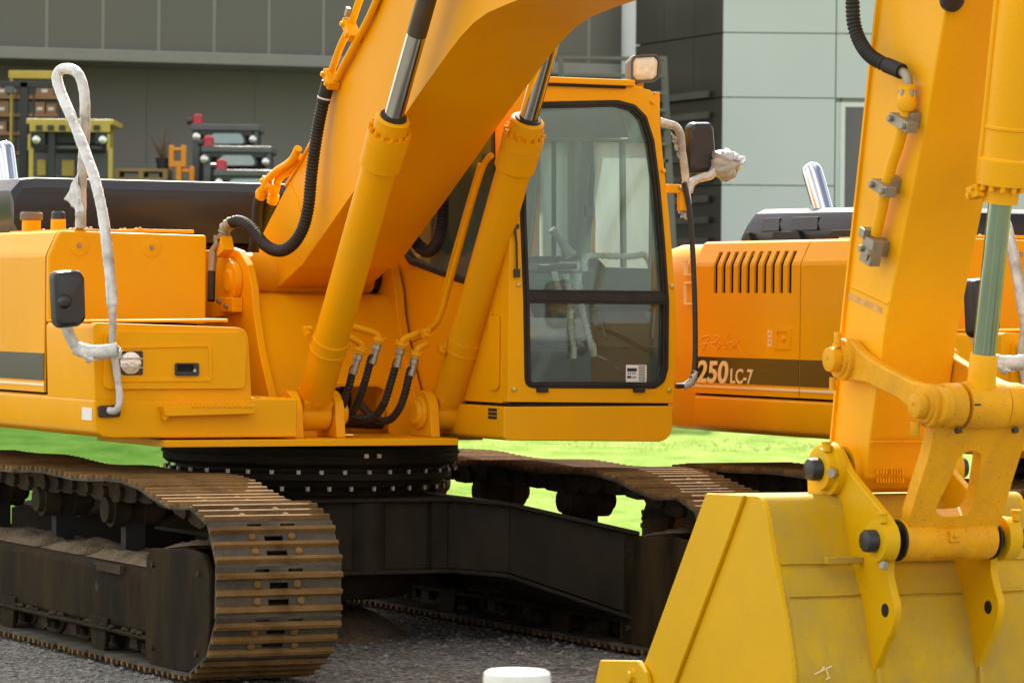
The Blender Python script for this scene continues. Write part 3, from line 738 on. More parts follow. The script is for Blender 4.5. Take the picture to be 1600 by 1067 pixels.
# fuel tank front (upper box) and roof plate
g = G().m(ORANGE)
sec = [(-1.60, 1.60), (-1.60, 1.925), (-1.594, 1.945), (-1.548, 2.045), (-1.53, 2.055), (-.765, 2.045), (-.765, 1.60)]
vz_extrude(g, sec, .41, .45); g.box((-.70, -1.31, 2.0), (.41, -.765, 2.045)); g.box((-.70, -.80, 1.60), (.41, -.765, 2.0))
TK = g.build('fuel_tank', parent=EX, bevel=.014)
g = G().m(ORANGE)
for x, y in ((124, 384), (237, 387)):
    p = pu(x, y, .45); g.lathe(p, p + V((1, 0, 0)), [(0, .052), (.004, .050), (.006, .034)], 24)
g.m(GALV)
for x, y in ((124, 384), (237, 387)):
    p = pu(x, y, .456); g.hexb(p, (1, 0, 0), .012, .010)
g.build('tank_bolt', parent=TK)
g = G().m(ORANGE); g.box((-.15, -1.12, 2.055), (.36, -.80, 2.072)); g.box((-.60, -1.45, 2.055), (.40, -1.17, 2.066))
for k in range(5): g.hexb((-.08 + .11 * k, -1.09 + .02 * (k % 2), 2.072), (0, 0, 1), .010, .008)
g.m(GALV)
for k in range(8): g.hexb((-.5 + .12 * k, -1.30 + .02 * (k % 2), 2.066), (0, 0, 1), .012, .014)
g.build('tank_cover', parent=TK, bevel=.003)
# ledge above the tool box
g = G().m(ORANGE); g.prism([pu(140, 500, 1.05), pu(357, 498, 1.05), pu(357, 503, 1.05), pu(140, 504, 1.05)], (-.62, 0, 0)); g.build('tank_ledge', parent=EX, bevel=.006)
# tool box
g = G().m(ORANGE)
P = [pu(x, y, 1.13) for x, y in ((146, 504), (388, 512), (394, 626), (148, 626))]
P = rpoly(P, [.03, .07, .02, .01]); g.prism(P, (-.685, 0, 0)); TB = g.build('tool_box', parent=EX, bevel=.016, seg=3)
g = G().m(ORANGE)      # lid with pressed steps
P = rpoly([pu(x, y, 1.128) for x, y in ((161, 517), (372, 519), (383, 530), (381, 607), (160, 608))], .035)
g.prism(P, (.022, 0, 0)); 
P2 = rpoly([pu(x, y, 1.150) for x, y in ((186, 541), (330, 538), (332, 596), (187, 597))], .02); P3 = rpoly([pu(x, y, 1.150) for x, y in ((191, 545), (325, 542), (327, 591), (192, 592))], .016)
g.frame(P2, P3, (.006, 0, 0))
LID = g.build('tool_box_lid', parent=TB, bevel=.006, seg=3)
g = G().m(PLASTIC); g.prism(rpoly([pu(x, y, 1.150) for x, y in ((187, 549), (223, 548), (223, 586), (187, 586))], .012), (.006, 0, 0)); HL = g.build('headlight', parent=TB, bevel=.003)
g = G().m(REFL); c = pu(204, 567, 1.157); g.lathe(c, c + V((1, 0, 0)), [(0, .054), (.005, .053), (.009, .034), (.011, .001)], 28)
g.m(STEEL)
for dz in (-.022, .022): g.box((1.168, c.y - .055, c.z + dz - .003), (1.178, c.y + .055, c.z + dz + .003))
g.build('headlight_lens', parent=TB)
g = G().m(PLASTIC); P = rpoly([pu(x, y, 1.150) for x, y in ((273, 567), (310, 567), (310, 587), (273, 587))], .010); P2 = rpoly([pu(x, y, 1.150) for x, y in ((276, 570), (301, 570), (301, 580), (276, 580))], .004)
g.frame(P, P2, (.012, 0, 0)); g.m(DARK); g.prism(P2, (.003, 0, 0)); g.m(STEEL); c = pu(304, 579, 1.162); g.cyl(c, c + V((.004, 0, 0)), .009, n=14); g.build('tool_box_latch', parent=TB, bevel=.002)
# engine hood, exhaust, filler caps
g = G().m(GLOSSBLK)
sec = [(-1.28, 2.03), (-1.335, 2.20), (-1.335, 2.29), (-1.28, 2.352), (-1.20, 2.362), (1.15, 2.362), (1.25, 2.30), (1.25, 2.03)]
P = [(v, z) for v, z in sec]
def hood_ring(u, s, dz): return [V((u, -.04 + (v + .04) * s, z - dz * (z > 2.1))) for v, z in P]
g.rings([hood_ring(-2.25, .93, .05), hood_ring(-2.20, .98, .01), hood_ring(-2.1, 1, 0), hood_ring(-.98, 1, 0), hood_ring(-.93, 1.0, .006), hood_ring(-.885, 1, .055), hood_ring(-.875, 1, .085)])
HOOD = g.build('engine_hood', parent=EX, sharp=20)
g = G().m(EXHM); c = V((-1.45, -1.20, 2.33))
p0 = pv(2, 240, -1.20); 
def exhaust(base, h=.30, lean=-.11):
    g = G().m(EXHM); P = cr([base, base + V((lean * .55, 0, h * .55)), base + V((lean, 0, h * .98))], 8)
    g.tube(P, [.055] * (len(P) - 4) + [.054, .051, .044, .030], 24); return g
EXH = exhaust(V((pv(14, 275, -1.15).x, -1.15, 2.33)), .24, -.10).build('exhaust_pipe', parent=EX)
for (x, y0, y1, w, cap) in ((49, 361, 323, 16, 1), (91, 361, 324, 12.5, 0)):
    b = pv(x, y0, -1.40); r = w / 330; h = (y0 - y1) / 330
    g = G().m(ORANGE); g.lathe((b.x, -1.40, 2.05), (b.x, -1.40, 2.2), [(0, r), (h * .62, r), (h * .63, r * .5)], 24); NK = g.build('filler_neck', parent=TK)
    g = G().m(CAPM if cap else PLASTIC)
    g.lathe((b.x, -1.40, 2.05 + h * .63), (b.x, -1.40, 2.3), [(0, r * 1.0), (.002, r * (1.22 if cap else .95)), (h * .28, r * (1.22 if cap else .92)), (h * .36, r * (1.05 if cap else .7)), (h * .365, .001)], 24)
    g.build('filler_cap', parent=TK)
# wrapped hand rail and mirror at the right front corner
g = G().m(WRAP)
path = [pu(170, 641, 1.15), pu(182, 640, 1.19), pu(187, 622, 1.19), pu(183, 585, 1.18), pu(176, 540, 1.17)]
for (x, y, v) in ((176, 490, -1.545), (172, 430, -1.54), (163, 350, -1.53), (149, 285, -1.52), (132, 235, -1.51), (112, 185, -1.505), (95, 145, -1.50), (89, 120, -1.49), (99, 108, -1.46), (118, 112, -1.43), (129, 132, -1.42), (133, 165, -1.42), (132, 215, -1.42), (127, 300, -1.42), (126, 357, -1.42)): path.append(pv(x, y, v))
P = cr(path, 7)
g.wrap(P, lambda t: .018 if t < .18 else .0265)
HR = g.build('hand_rail', parent=EX, sharp=0); HR['label'] = 'tall looped hand rail wound in torn plastic film'
g = G().m(WRAP)       # loose flaps of film
def flap(pts, n=6):
    a, b, c, d = [V(p) for p in pts]; vs = []
    for i in range(n + 1):
        row = []
        for j in range(n + 1):
            p = a.lerp(b, i / n).lerp(d.lerp(c, i / n), j / n); p = p + V((random.uniform(-.006, .006), random.uniform(-.012, .012), random.uniform(-.006, .006))); row.append(g.bm.verts.new(p))
        vs.append(row)
    for i in range(n):
        for j in range(n): g.face((vs[i][j], vs[i + 1][j], vs[i + 1][j + 1], vs[i][j + 1]))
flap([pv(122, 265, -1.44), pv(131, 330, -1.44), pv(118, 332, -1.47), pv(103, 312, -1.48)])
flap([pv(176, 535, -1.56), pv(192, 548, -1.56), pv(189, 560, -1.56), pv(178, 562, -1.56)])
flap([pv(112, 540, -1.72), pv(142, 556, -1.66), pv(150, 562, -1.66), pv(138, 567, -1.68)])
solid(g.build('film_flap', parent=HR, sharp=0), .002)
g = G().m(WRAP); P = cr([pv(184, 546, -1.55), pv(165, 549, -1.60), pv(140, 549, -1.66), pv(120, 543, -1.70), pv(108, 522, -1.73), pv(102, 498, -1.74), pv(101, 478, -1.745)], 8)
g.wrap(P, lambda t: .034 if t < .5 else .025, amp=.3); g.build('mirror_arm', parent=HR, sharp=0)
def mirror(name, outline, u, parent, th=.07):
    g = G().m(PLASTIC); P = rpoly([pu(x, y, u) for x, y in outline], .035, 6); c = sum(P, V()) / len(P)
    g.rings([[c + (p - c) * .80 + V((.0, 0, 0)) for p in P], [c + (p - c) * .95 + V((-.012, 0, 0)) for p in P], [p + V((-.03, 0, 0)) for p in P], [p + V((-th, 0, 0)) for p in P]])
    o = g.build(name, parent=parent, sharp=30)
    g = G().m(MIRRORG); g.prism([c + (p - c) * .92 + V((-th - .001, 0, 0)) for p in P], (-.003, 0, 0)); return o, g, c
MI, gm, c = mirror('side_mirror', [(84, 424), (126, 421), (134, 432), (136, 500), (126, 510), (96, 513), (88, 505)], 1.25, EX)
gm.build('mirror_glass', parent=MI)
g = G().m(PLASTIC); p = pu(101, 471, 1.25); g.lathe(p, p + V((1, 0, 0)), [(0, .034), (.015, .03), (.03, .02), (.034, .001)], 20); g.build('mirror_ball_joint', parent=MI)

# ---- swing frame centre: brackets, base plate, cover
g = G().m(ORANGE); a = pu(260, 687, 1.16)
g.box((.2, -1.25, 1.012), (1.17, .30, 1.046)); g.box((-.9, -.8, 1.0), (.2, .9, 1.05)); g.build('base_plate', parent=EX, bevel=.004)
def bracket(v, th, pts, name='boom_bracket'):
    g = G().m(ORANGE); g.prism(rpoly([(u, v, z) for u, z in pts], .03), (0, th, 0)); return g
BR = [(-.55, 1.05), (-.50, 1.62), (-.40, 1.80), (-.22, 1.95), (-.04, 1.995), (.10, 1.975), (.22, 1.90), (.285, 1.78), (.31, 1.66), (.40, 1.45), (.56, 1.20), (.60, 1.05)]
def full_bracket(v, th, outward):
    g = bracket(v, th, BR); o = v + (0 if outward < 0 else th)
    # pin housing and raised keeper plate on the outer face
    g.prism(rpoly([(-.20, o, 1.62), (-.17, o, 1.88), (-.06, o, 1.955), (.06, o, 1.93), (.11, o, 1.85), (.115, o, 1.66)], .05), (0, .03 * outward, 0))
    g.lathe((.06, o, 1.82), (.06, o + .05 * outward, 1.82), [(0, .105), (.035, .10), (.038, .06), (.05, .055)], 28)
    b = G
    return g
g = full_bracket(-.455, .042, -1)
g.box((-.02, -.515, 1.66), (.17, -.455, 1.735)); BL = g.build('boom_bracket', parent=EX, bevel=.010)
g = G().m(GALV)
for u, z in ((.0, 1.715), (.10, 1.69)): g.hexb((u, -.516, z), (0, -1, 0), .016, .014)
g.build('bracket_bolt', parent=BL)
full_bracket(.345, .05, 1).build('boom_bracket', parent=EX, bevel=.010)
# inclined web from the tank to the bracket (upper left of the boom foot)
g = G().m(ORANGE); g.prism([(-.62, -.80, 1.60), (-.46, -.44, 1.60), (-.20, -.44, 1.98), (-.32, -.80, 1.98)], (.03, 0, 0)); g.build('bracket_web', parent=EX, bevel=.005)
# front cover between the brackets: leaning plate with a rounded top and a cut-out for the hoses
g = G().m(ORANGE)
pr = [(-.08, 1.75), (.08, 1.765), (.19, 1.745), (.245, 1.70), (.30, 1.60), (.43, 1.30)]
g.rings([[V((u, v, z)) for v in (-.41, .345)] + [V((u - .02, v, z - .012)) for v in (.345, -.41)] for u, z in pr], True, True)
lo = [(.60, 1.30), (.66, 1.05)]
def lp(px, py):
    return hit(px, py, (.43, 0, 1.30), (1, 0, .394))
hole = [lp(508, 652), lp(512, 606), lp(520, 598), lp(590, 597), lp(602, 606), lp(606, 652)]
A_, B_ = V((.43, -.41, 1.30)), V((.43, .345, 1.30)); Cc, D_ = V((.53, .345, 1.046)), V((.53, -.41, 1.046))
T1, T2 = V((.43, hole[2].y, 1.30)), V((.43, hole[3].y, 1.30))
g.prism([A_, T1, hole[1], V((.53, hole[0].y, 1.046)), D_], (-.025, 0, 0)); g.prism([T2, B_, Cc, V((.53, hole[5].y, 1.046)), hole[4]], (-.025, 0, 0))
CVR = g.build('centre_cover', parent=EX, sharp=30)
g = G().m(BOOMP); g.frame([hole[0], hole[1] , T1, T2, hole[4], hole[5]], [hole[0] + V((0, .012, 0)), hole[1] + V((0, .012, -.01)), T1 + V((0, .01, -.012)), T2 + V((0, -.01, -.012)), hole[4] + V((0, -.012, -.01)), hole[5] + V((0, -.012, 0))], (-.10, 0, 0)); g.build('hose_opening', parent=CVR)
g = G().m(BLACK); g.box((-.3, -.36, 1.06), (-.26, .34, 1.62)); g.m(MUDDY); g.cyl((.2, -.05, 1.10), (.2, -.05, 1.26), .12); g.box((.1, -.12, 1.24), (.3, .04, 1.28)); g.cyl((.35, -.15, 1.12), (.35, .25, 1.10), .035); g.build('swing_motor', parent=EX, bevel=.006)
# cylinder feet
def ears(vc):
    g = G().m(ORANGE); c = (.865, 1.165)
    for q in (-1, 1):
        v = vc + q * .112 - .025; pts = [(.735, v, 1.046)] + [(c[0] + .112 * math.cos(R(a)), v, c[1] + .112 * math.sin(R(a))) for a in range(186, -7, -12)] + [(.995, v, 1.046)]
        g.prism(pts, (0, .05, 0))
        o = vc + q * .137; g.lathe((c[0], o, c[1]), (c[0], o + q * .05, c[1]), [(0, .082), (.022, .082), (.025, .062), (.045, .060), (.048, .04)], 28)
    g.cyl((c[0], vc - .13, c[1]), (c[0], vc + .13, c[1]), .045)
    return g.build('cylinder_foot', parent=EX, bevel=.006)
VCYL = .37
ears(-VCYL); ears(VCYL)
# ================================================================== EXCAVATOR: boom, cylinders, arm, bucket
BW = .25
bot = [(.014, 1.77), (.159, 1.795), (.462, 1.907), (.802, 2.096), (1.10, 2.262), (1.797, 2.669), (1.991, 2.778), (2.188, 2.885), (2.34, 2.962), (2.48, 3.018), (2.632, 3.055), (2.878, 3.085), (3.4, 3.13), (4.4, 3.26), (6.08, 3.58)]
topb = [(6.08, 3.86), (4.6, 3.90), (3.4, 3.90), (2.7, 3.80), (2.2, 3.60), (1.80, 3.40), (1.419, 3.181), (1.207, 3.045), (.99, 2.916), (.834, 2.781), (.699, 2.643), (.563, 2.513), (.424, 2.411), (.241, 2.304), (.03, 2.151), (-.098, 2.053), (-.14, 1.953), (-.092, 1.82)]
g = G().m(BOOMP); g.prism([(u, -BW, z) for u, z in bot + topb], (0, 2 * BW, 0))
BOOM = g.build('boom', parent=EX, bevel=.006)
def strip(g, line, off, th, w):
    for k in range(len(line) - 1):
        pass
    a = [V((u, -w, z)) for u, z in line]; nrm = []
    for i in range(len(a)):
        d = (a[min(i + 1, len(a) - 1)] - a[max(i - 1, 0)]).normalized(); nrm.append(V((d.z, 0, -d.x)))
    o = [p + n * off for p, n in zip(a, nrm)]; q = [p + n * (off + th) for p, n in zip(a, nrm)]
    RR = [[o[i], q[i], q[i] + V((0, 2 * w, 0)), o[i] + V((0, 2 * w, 0))] for i in range(len(a))]
    g.rings(RR)
g = G().m(BOOMP); strip(g, bot[2:], .0, .014, BW + .012); strip(g, topb[:14], 0, .014, BW + .010); g.build('boom_flange', parent=BOOM, sharp=30)
g = G().m(BOOMP)
g.lathe((.03, -.412, 1.862), (.03, .30, 1.862), [(0, .085), (.0, .105), (.14, .108), (.15, .112), (.67, .112), (.68, .108), (.712, .105), (.712, .085)], 36)
g.m(RUBBER); g.lathe((.03, .301, 1.862), (.03, .343, 1.862), [(0, .08), (.002, .098), (.04, .098), (.042, .08)], 32)
g.build('boom_foot_tube', parent=BOOM)
g = G().m(BOOMP)       # weld seams and lifting lugs on the web
for L in ([(452, 284), (462, 305), (470, 330)], [(473, 362), (482, 385)], ):
    g.tube([pv(x, y, -BW - .001) for x, y in L], .005, 6)
g.tube([(.802, -.26, 2.088), (.802, .26, 2.088)], .006, 6); g.tube([(.468, -.26, 1.902), (.468, .26, 1.902)], .006, 6)
g.build('weld_seam', parent=BOOM)
# steel pipes and clamps along the top edge
g = G().m(BOOMP)
pipe_runs = [[(585, -60), (562, 0), (549, 37), (532, 73), (518, 112), (513, 126)], [(612, -60), (583, 14), (557, 65), (536, 104), (526, 124)]]
for L in pipe_runs:
    k_ = pipe_runs.index(L); o_ = (.075, .02)[k_]
    g = G().m(BOOMP); g.tube(cr([V((q[0] - .3 * o_, -.275, q[1] + o_)) for q in ((3.3, 3.93), (2.7, 3.83), (2.2, 3.63), (1.85, 3.45))] + [pv(x, y, -.275) for x, y in L], 6), .018, 14); g.build('hydraulic_pipe', parent=BOOM)
for L, v in (([(466, 232), (455, 252), (432, 268), (418, 282), (411, 298)], -.29), ([(470, 246), (456, 265), (440, 275), (432, 288), (428, 304)], -.25)):
    g = G().m(BOOMP); g.tube(cr([pv(x, y, v) for x, y in L], 6), .021, 14); p = pv(*L[-1], v); q = pv(*L[-2], v)
    g.lathe(p, p + (p - q), [(0, .03), (.03, .034), (.034, .028), (.05, .028)], 10); g.build('hydraulic_pipe', parent=BOOM)
def clamp(p, d, parent, w=.05, mt=GALV, name='pipe_clamp', s=1.0, out=V((0, -1, 0))):
    d = d.normalized(); x = d.cross(out).normalized(); g = G().m(mt)
    g.obox(p, d * .022 * s, x * w * s, out * .030 * s); o = g.build(name, parent=parent, bevel=.004)
    g = G().m(mt)
    for q in (-1, 1): g.hexb(p + x * q * w * .62 * s + out * .03 * s, out, .013 * s, .018)
    g.build('clamp_bolt', parent=parent) if parent.parent is None else None
    me = g
    return o
def clamp_t(p, d, parent, w=.05, mt=GALV, name='pipe_clamp', s=1.0, out=V((0, -1, 0))):
    d = d.normalized(); x = d.cross(out).normalized(); g = G().m(mt)
    g.obox(p, d * .022 * s, x * w * s, out * .030 * s)
    for q in (-1, 1): g.lathe(p + x * q * w * .62 * s + out * .029 * s, p + x * q * w * .62 * s + out * .06, [(0, .017 * s), (.004, .017 * s), (.0041, .013 * s), (.016, .012 * s)], 8)
    return g.build(name, parent=parent, bevel=.003)
d1 = pv(513, 126, -.275) - pv(549, 37, -.275)
clamp_t(pv(548, 47, -.285), d1, BOOM, .065, BOOMP); clamp_t(pv(517, 124, -.285), d1, BOOM, .055, BOOMP); clamp_t(pv(423, 288, -.27), V((-.3, .0, -.6)), BOOM, .06, BOOMP)
g = G().m(GALV); p = pv(543, 19, -.30); g.obox(p, (.012, 0, .02), (0, .01, 0), (.01, 0, -.006)); g.build('clamp_bolt', parent=BOOM)
# hoses round the boom foot
def hose(name, pts, r, parent, mt=RUBBER, pitch=.017, amp=.12, n=12):
    g = G().m(mt); g.hose(cr(pts, 10), r, pitch, n, amp); return g.build(name, parent=parent, sharp=60)
hp = [(513, 130, -.29), (507, 152, -.30), (498, 195, -.31), (491, 238, -.32), (486, 280, -.33), (482, 322, -.34), (474, 355, -.35), (460, 379, -.37), (443, 391, -.385), (426, 390, -.40), (410, 379, -.415), (397, 362, -.43), (384, 350, -.45), (370, 346, -.47), (359, 350, -.49)]
HO = hose('hydraulic_hose', [pv(*q) for q in hp], .030, BOOM, amp=.09)
g = G().m(RUBBER); a, b = pv(513, 128, -.29), pv(505, 160, -.302); g.tube([a, b], .034, 16); g.m(WHITE); c = a.lerp(b, .75); g.tube([c, c + (b - a).normalized() * .008], .0355, 16); g.build('hose_sleeve', parent=BOOM)
g = G().m(GALV); g.tube(cr([pv(362, 348, -.485), pv(352, 356, -.50), pv(350, 368, -.50)], 5), [.03, .034, .028, .034, .028, .034, .03, .034, .028, .03, .03][:11], 12); g.obox(pv(347, 373, -.50), (.045, 0, 0), (0, .03, 0), (0, 0, .018))
g.m(ORANGE); g.obox(pv(350, 386, -.50), (.05, 0, .02), (0, .03, 0), (-.02, 0, .035)); g.m(GALV); g.tube([pv(344, 378, -.52), pv(333, 392, -.54), pv(331, 425, -.56)], .022, 10); g.m(RUBBER); g.tube([pv(331, 425, -.56), pv(330, 470, -.58)], .02, 10)
g.build('hose_fitting', parent=BOOM, sharp=40)
hose('hydraulic_hose', [pv(410, 300, -.29), pv(403, 322, -.27), pv(401, 352, -.24), pv(396, 390, -.20), pv(392, 420, -.1)], .026, BOOM)
hose('hydraulic_hose', [pv(427, 306, -.25), pv(418, 325, -.20), pv(411, 352, -.18), pv(403, 388, -.14), pv(398, 420, -.05)], .026, BOOM)
hose('hydraulic_hose', [pv(*q) for q in ((693, 240, .30), (692, 297, .31), (691, 342, .32), (684, 378, .33), (669, 393, .34), (654, 384, .34), (641, 366, .33), (625, 340, .30))], .030, BOOM)

# boom cylinders
PIN = V((.865, 0, 1.165))
def boom_cyl(v, ax_end, px_gland):
    p = V((PIN.x, v, PIN.z)); e = pv(*ax_end, v); d = (e - p).normalized(); Lg = (pv(*px_gland, v) - p).dot(d)
    g = G().m(BOOMP)
    g.lathe(p + d * .085, p + d * 3, [(0, .05), (0, .079), (.02, .0855), (.285, .0855), (.286, .092), (.30, .0925), (.302, .090), (.345, .090), (.347, .0925), (.36, .092), (.361, .0855), (Lg - .31, .0855), (Lg - .30, .101), (Lg - .185, .103), (Lg - .183, .101), (Lg - .18, .104), (Lg - .115, .104), (Lg - .112, .085)], 48)
    g.lathe(p + V((0, -.08, 0)), p + V((0, .08, 0)), [(0, .05), (0, .085), (.01, .088), (.15, .088), (.16, .085), (.16, .05)], 32)
    g.obox(p + d * .06, V((0, .075, 0)), d * .05, d.cross(V((0, 1, 0))) * .068)
    C = g.build('boom_cylinder', parent=EX)
    g = G().m(BOOMP); q = p + d * (Lg - .03); g.lathe(q, q + d, [(0, .084), (.075, .084), (.08, .08), (.085, .066)], 40)
    x, y = basis(d)
    for k in range(14):
        a = 2 * math.pi * k / 14; c = p + d * (Lg - .029) + (x * math.cos(a) + y * math.sin(a)) * .0945; g.lathe(c, c + d, [(0, .0105), (.022, .0105), (.022, .006), (.016, .0055)], 12)
    g.m(RUBBER); q = p + d * (Lg + .056); g.lathe(q, q + d, [(0, .066), (.008, .064), (.010, .050)], 36)
    g.build('cylinder_gland', parent=C)
    Lend = (V((2.32, v, 3.27)) - p).dot(d)
    g = G().m(CHROME); g.lathe(p + d * (Lg - .05), p + d * 4, [(0, .047), (Lend - Lg - .05, .047)], 40); g.build('piston_rod', parent=C)
    g = G().m(BOOMP); q = p + d * Lend; g.lathe(q + V((0, -.07, 0)), q + V((0, .07, 0)), [(0, .05), (0, .10), (.14, .10), (.14, .05)], 28); g.cyl((q.x, -.5 if v < 0 else .25, q.z), (q.x, -.25 if v < 0 else .5, q.z), .05); g.build('rod_eye', parent=C)
    return C, p, d, Lg
CL, pL, dL, LgL = boom_cyl(-VCYL, (655, 40), (611, 200))
CR_, pR, dR, LgR = boom_cyl(VCYL, (858, 70), (818, 198))
g = G().m(RODREFL); a = pL + dL * ((pv(651, 54, -VCYL) - pL).dot(dL)); g.tube([a, a + dL * .45], .0478, 36); g.build('rod_reflection_sleeve', parent=CL)  # dark reflection on the upper rod, put into a sleeve's colour
# feed pipe on the cab side cylinder
g = G().m(BOOMP); nR = V((-dR.z, 0, dR.x))
fp = [pv(768, 243, .28), pv(756, 258, .275), pv(742, 300, .27), pv(728, 350, .27), pv(713, 405, .27), pv(699, 455, .27), pv(690, 488, .265), pv(680, 507, .255), pv(662, 522, .24), pv(645, 530, .22)]
g.tube(cr(fp, 6), .0155, 12); g.build('feed_pipe', parent=CR_)
g = G().m(BOOMP); g.tube(cr([pv(750, 256, .295), pv(737, 300, .29), pv(722, 352, .29), pv(707, 405, .29), pv(694, 455, .285)], 6), .011, 10); g.build('feed_pipe', parent=CR_)
# clamps, elbows and the four hoses between the cylinders
for (C, pts) in ((CL, [(481, 517), (541, 541)]), (CR_, [(690, 546), (665, 520)])):
    g = G().m(BOOMP)
    for x, y in pts:
        p = pu(x, y, 1.04); g.obox(p, (.02, 0, 0), (0, .018, .004), (0, -.004, .022)); g.hexb(p + V((.02, .008, .012)), (1, 0, 0), .010, .014); g.hexb(p + V((.02, -.006, -.012)), (1, 0, 0), .010, .014)
    g.build('cylinder_clamp', parent=C, bevel=.003)
def elbow(C, pts, u, steel, hosepts, r=.019):
    g = G().m(BOOMP); P = cr([pu(x, y, u) for x, y in pts], 5); g.tube(P, .0175, 14)
    e = P[-1]; d = (P[-1] - P[-2]).normalized(); d = (pu(*steel, u) - e).normalized()
    g.lathe(e - d * .01, e + d, [(0, .022), (.002, .033), (.024, .033), (.026, .026), (.036, .026)], 20)
    for k in range(4):
        a = k * math.pi / 2 + .5; x, y = basis(d); c = e + (x * math.cos(a) + y * math.sin(a)) * .027; g.cyl(c - d * .016, c, .007, n=8)
    g.build('elbow_fitting', parent=C)
    h0 = V(pu(*hosepts[0])); g = G().m(GALV); g.lathe(e + d * .026, e + d, [(0, .020), (.012, .023), (.03, .023), (.032, .018), ((h0 - e).length - .02, .0195), ((h0 - e).length, .0195)], 16); g.build('hose_coupling', parent=C)
    hose('hydraulic_hose', [e + d * ((h0 - e).length - .01)] + [pu(*q) for q in hosepts], .0195, C, pitch=.019, amp=.10)
elbow(CL, [(540, 508), (563, 514), (586, 521), (592, 530)], .98, (586, 552), [(580, 560, .97), (572, 590, .95), (562, 620, .91), (549, 645, .85), (530, 662, .78), (505, 668, .60)])
elbow(CL, [(545, 527), (558, 533), (565, 539), (563, 546)], 1.0, (557, 566), [(552, 577, .99), (545, 605, .97), (536, 632, .93), (524, 655, .86), (505, 672, .66)])
elbow(CR_, [(655, 520), (642, 525), (632, 530), (628, 537)], .98, (624, 555), [(620, 566, .97), (610, 600, .95), (600, 630, .92), (585, 650, .86), (562, 655, .80), (538, 645, .70), (520, 632, .45)])
elbow(CR_, [(668, 536), (658, 541), (652, 546), (650, 552)], 1.0, (646, 570), [(641, 579, .99), (634, 610, .97), (624, 638, .93), (608, 656, .87), (588, 655, .80), (570, 640, .66), (560, 628, .42)])

# arm
AW = .165
HNG, UPN, LPN, GPN = V((5.705, 0, 1.09)), V((6.35, 0, 1.352)), V((6.12, 0, .840)), V((5.73, 0, 1.512))
rear = [(5.60, 1.06), (5.565, 1.12), (5.565, 1.19), (5.642, 1.663), (5.737, 2.156), (5.872, 2.885), (6.00, 3.55), (6.08, 4.05), (6.22, 4.55)]
front = [(6.45, 4.55), (6.60, 4.0), (6.58, 3.75), (6.361, 2.852), (6.215, 2.384), (6.044, 1.908), (5.958, 1.666), (5.85, 1.225), (5.815, 1.06), (5.77, 1.015), (5.70, 1.0), (5.64, 1.015)]
g = G().m(ARMP); g.prism([(u, -AW, z) for u, z in rear + front], (0, 2 * AW, 0)); ARM = g.build('arm', parent=EX, bevel=.010)
g = G().m(ARMP); strip(g, rear[2:7], 0, .012, AW + .012)
g.lathe((HNG.x, -.195, HNG.z), (HNG.x, .195, HNG.z), [(0, .06), (0, .088), (.03, .092), (.36, .092), (.39, .088), (.39, .06)], 32); g.build('arm_flange', parent=ARM, sharp=30)
g = G().m(ARMP)
a, b = pv(1330, 447, -AW - .002), pv(1388, 474, -AW - .002); g.tube([a, b], .006, 6); a, b = pv(1326, 462, -AW - .002), pv(1384, 490, -AW - .002)
a2, b2 = pv(1360, 735, -.10), pv(1433, 732, .165)
g.tube([V((5.862, -AW, 1.20)), V((5.862, AW, 1.20))], .005, 6)
g.build('weld_seam', parent=ARM)
SCUFF = mat('scuffed_primer', (.66, .36, .10), .6, var=.2, scale=30, dirt=.8, dcol=(.70, .30, .02), dscale=40)
g = G().m(SCUFF); g.prism([pv(1324, 456, -AW - .0005), pv(1378, 480, -AW - .0005), pv(1378, 490, -AW - .0005), pv(1323, 466, -AW - .0005)], (0, -.0012, 0)); g.build('scuff_mark', parent=ARM)
g = G().m(ARMP)          # cast letters, two worn rows that cannot be read
for r_, y in enumerate((737, 750)):
    for k in range(10):
        if k == 4 and r_ == 0: continue
        x = 1371 + k * 4.4; q = hit(x, y, (5.862, 0, 1.20), (1, 0, -.28)); h = random.uniform(.008, .012)
        g.obox(q, (.004, 0, 0), (0, random.uniform(.0025, .0045), 0), (0, 0, h)); 
g.build('worn_cast_marks', parent=ARM)
# pipe, clamps and hose on the arm's right side
g = G().m(ARMP); vA = -AW - .045
g.tube(cr([pv(1417, 150, vA), pv(1414, 185, vA), pv(1404, 225, vA), pv(1393, 258, vA), pv(1385, 290, vA), pv(1377, 330, vA), pv(1368, 368, vA)], 6), .0225, 16)
p = pv(1417, 150, vA); d = (pv(1417, 120, vA) - p).normalized(); g.lathe(p - d * .06, p + d, [(0, .024), (.02, .036), (.055, .036), (.075, .030), (.10, .034)], 18); g.build('hydraulic_pipe', parent=ARM)
def bar_clamp(x, y, w, blk=0):
    p = pv(x, y, vA - .02); d = V((.14, 0, .4)).normalized(); xx = V((.94, 0, -.33)); g = G().m(GALV)
    g.obox(p, xx * w, d * (.020 if not blk else .05), (0, .024, 0))
    g.obox(pv(x + 14, y - 6, -AW - .02), xx * .03, d * .03, (0, .022, 0))
    for q in (-1, 1): g.hexb(p + xx * w * .7 * q + V((0, -.024, 0)), (0, -1, 0), .014, .016)
    if blk: g.cyl(p + V((0, -.026, -.02)), p + V((0, -.03, -.02)), .018); g.obox(p + d * .055 - xx * .05, xx * .02, d * .018, (0, .03, 0))
    g.build('pipe_clamp', parent=ARM, bevel=.003)
bar_clamp(1411, 192, .070); bar_clamp(1380, 294, .058); bar_clamp(1362, 392, .040, 1)
g = G().m(GALV); g.tube(cr([pv(1408, 112, vA), pv(1416, 118, vA), pv(1419, 130, vA), pv(1418, 146, vA)], 6), .0185, 14); p = pv(1418, 146, vA)
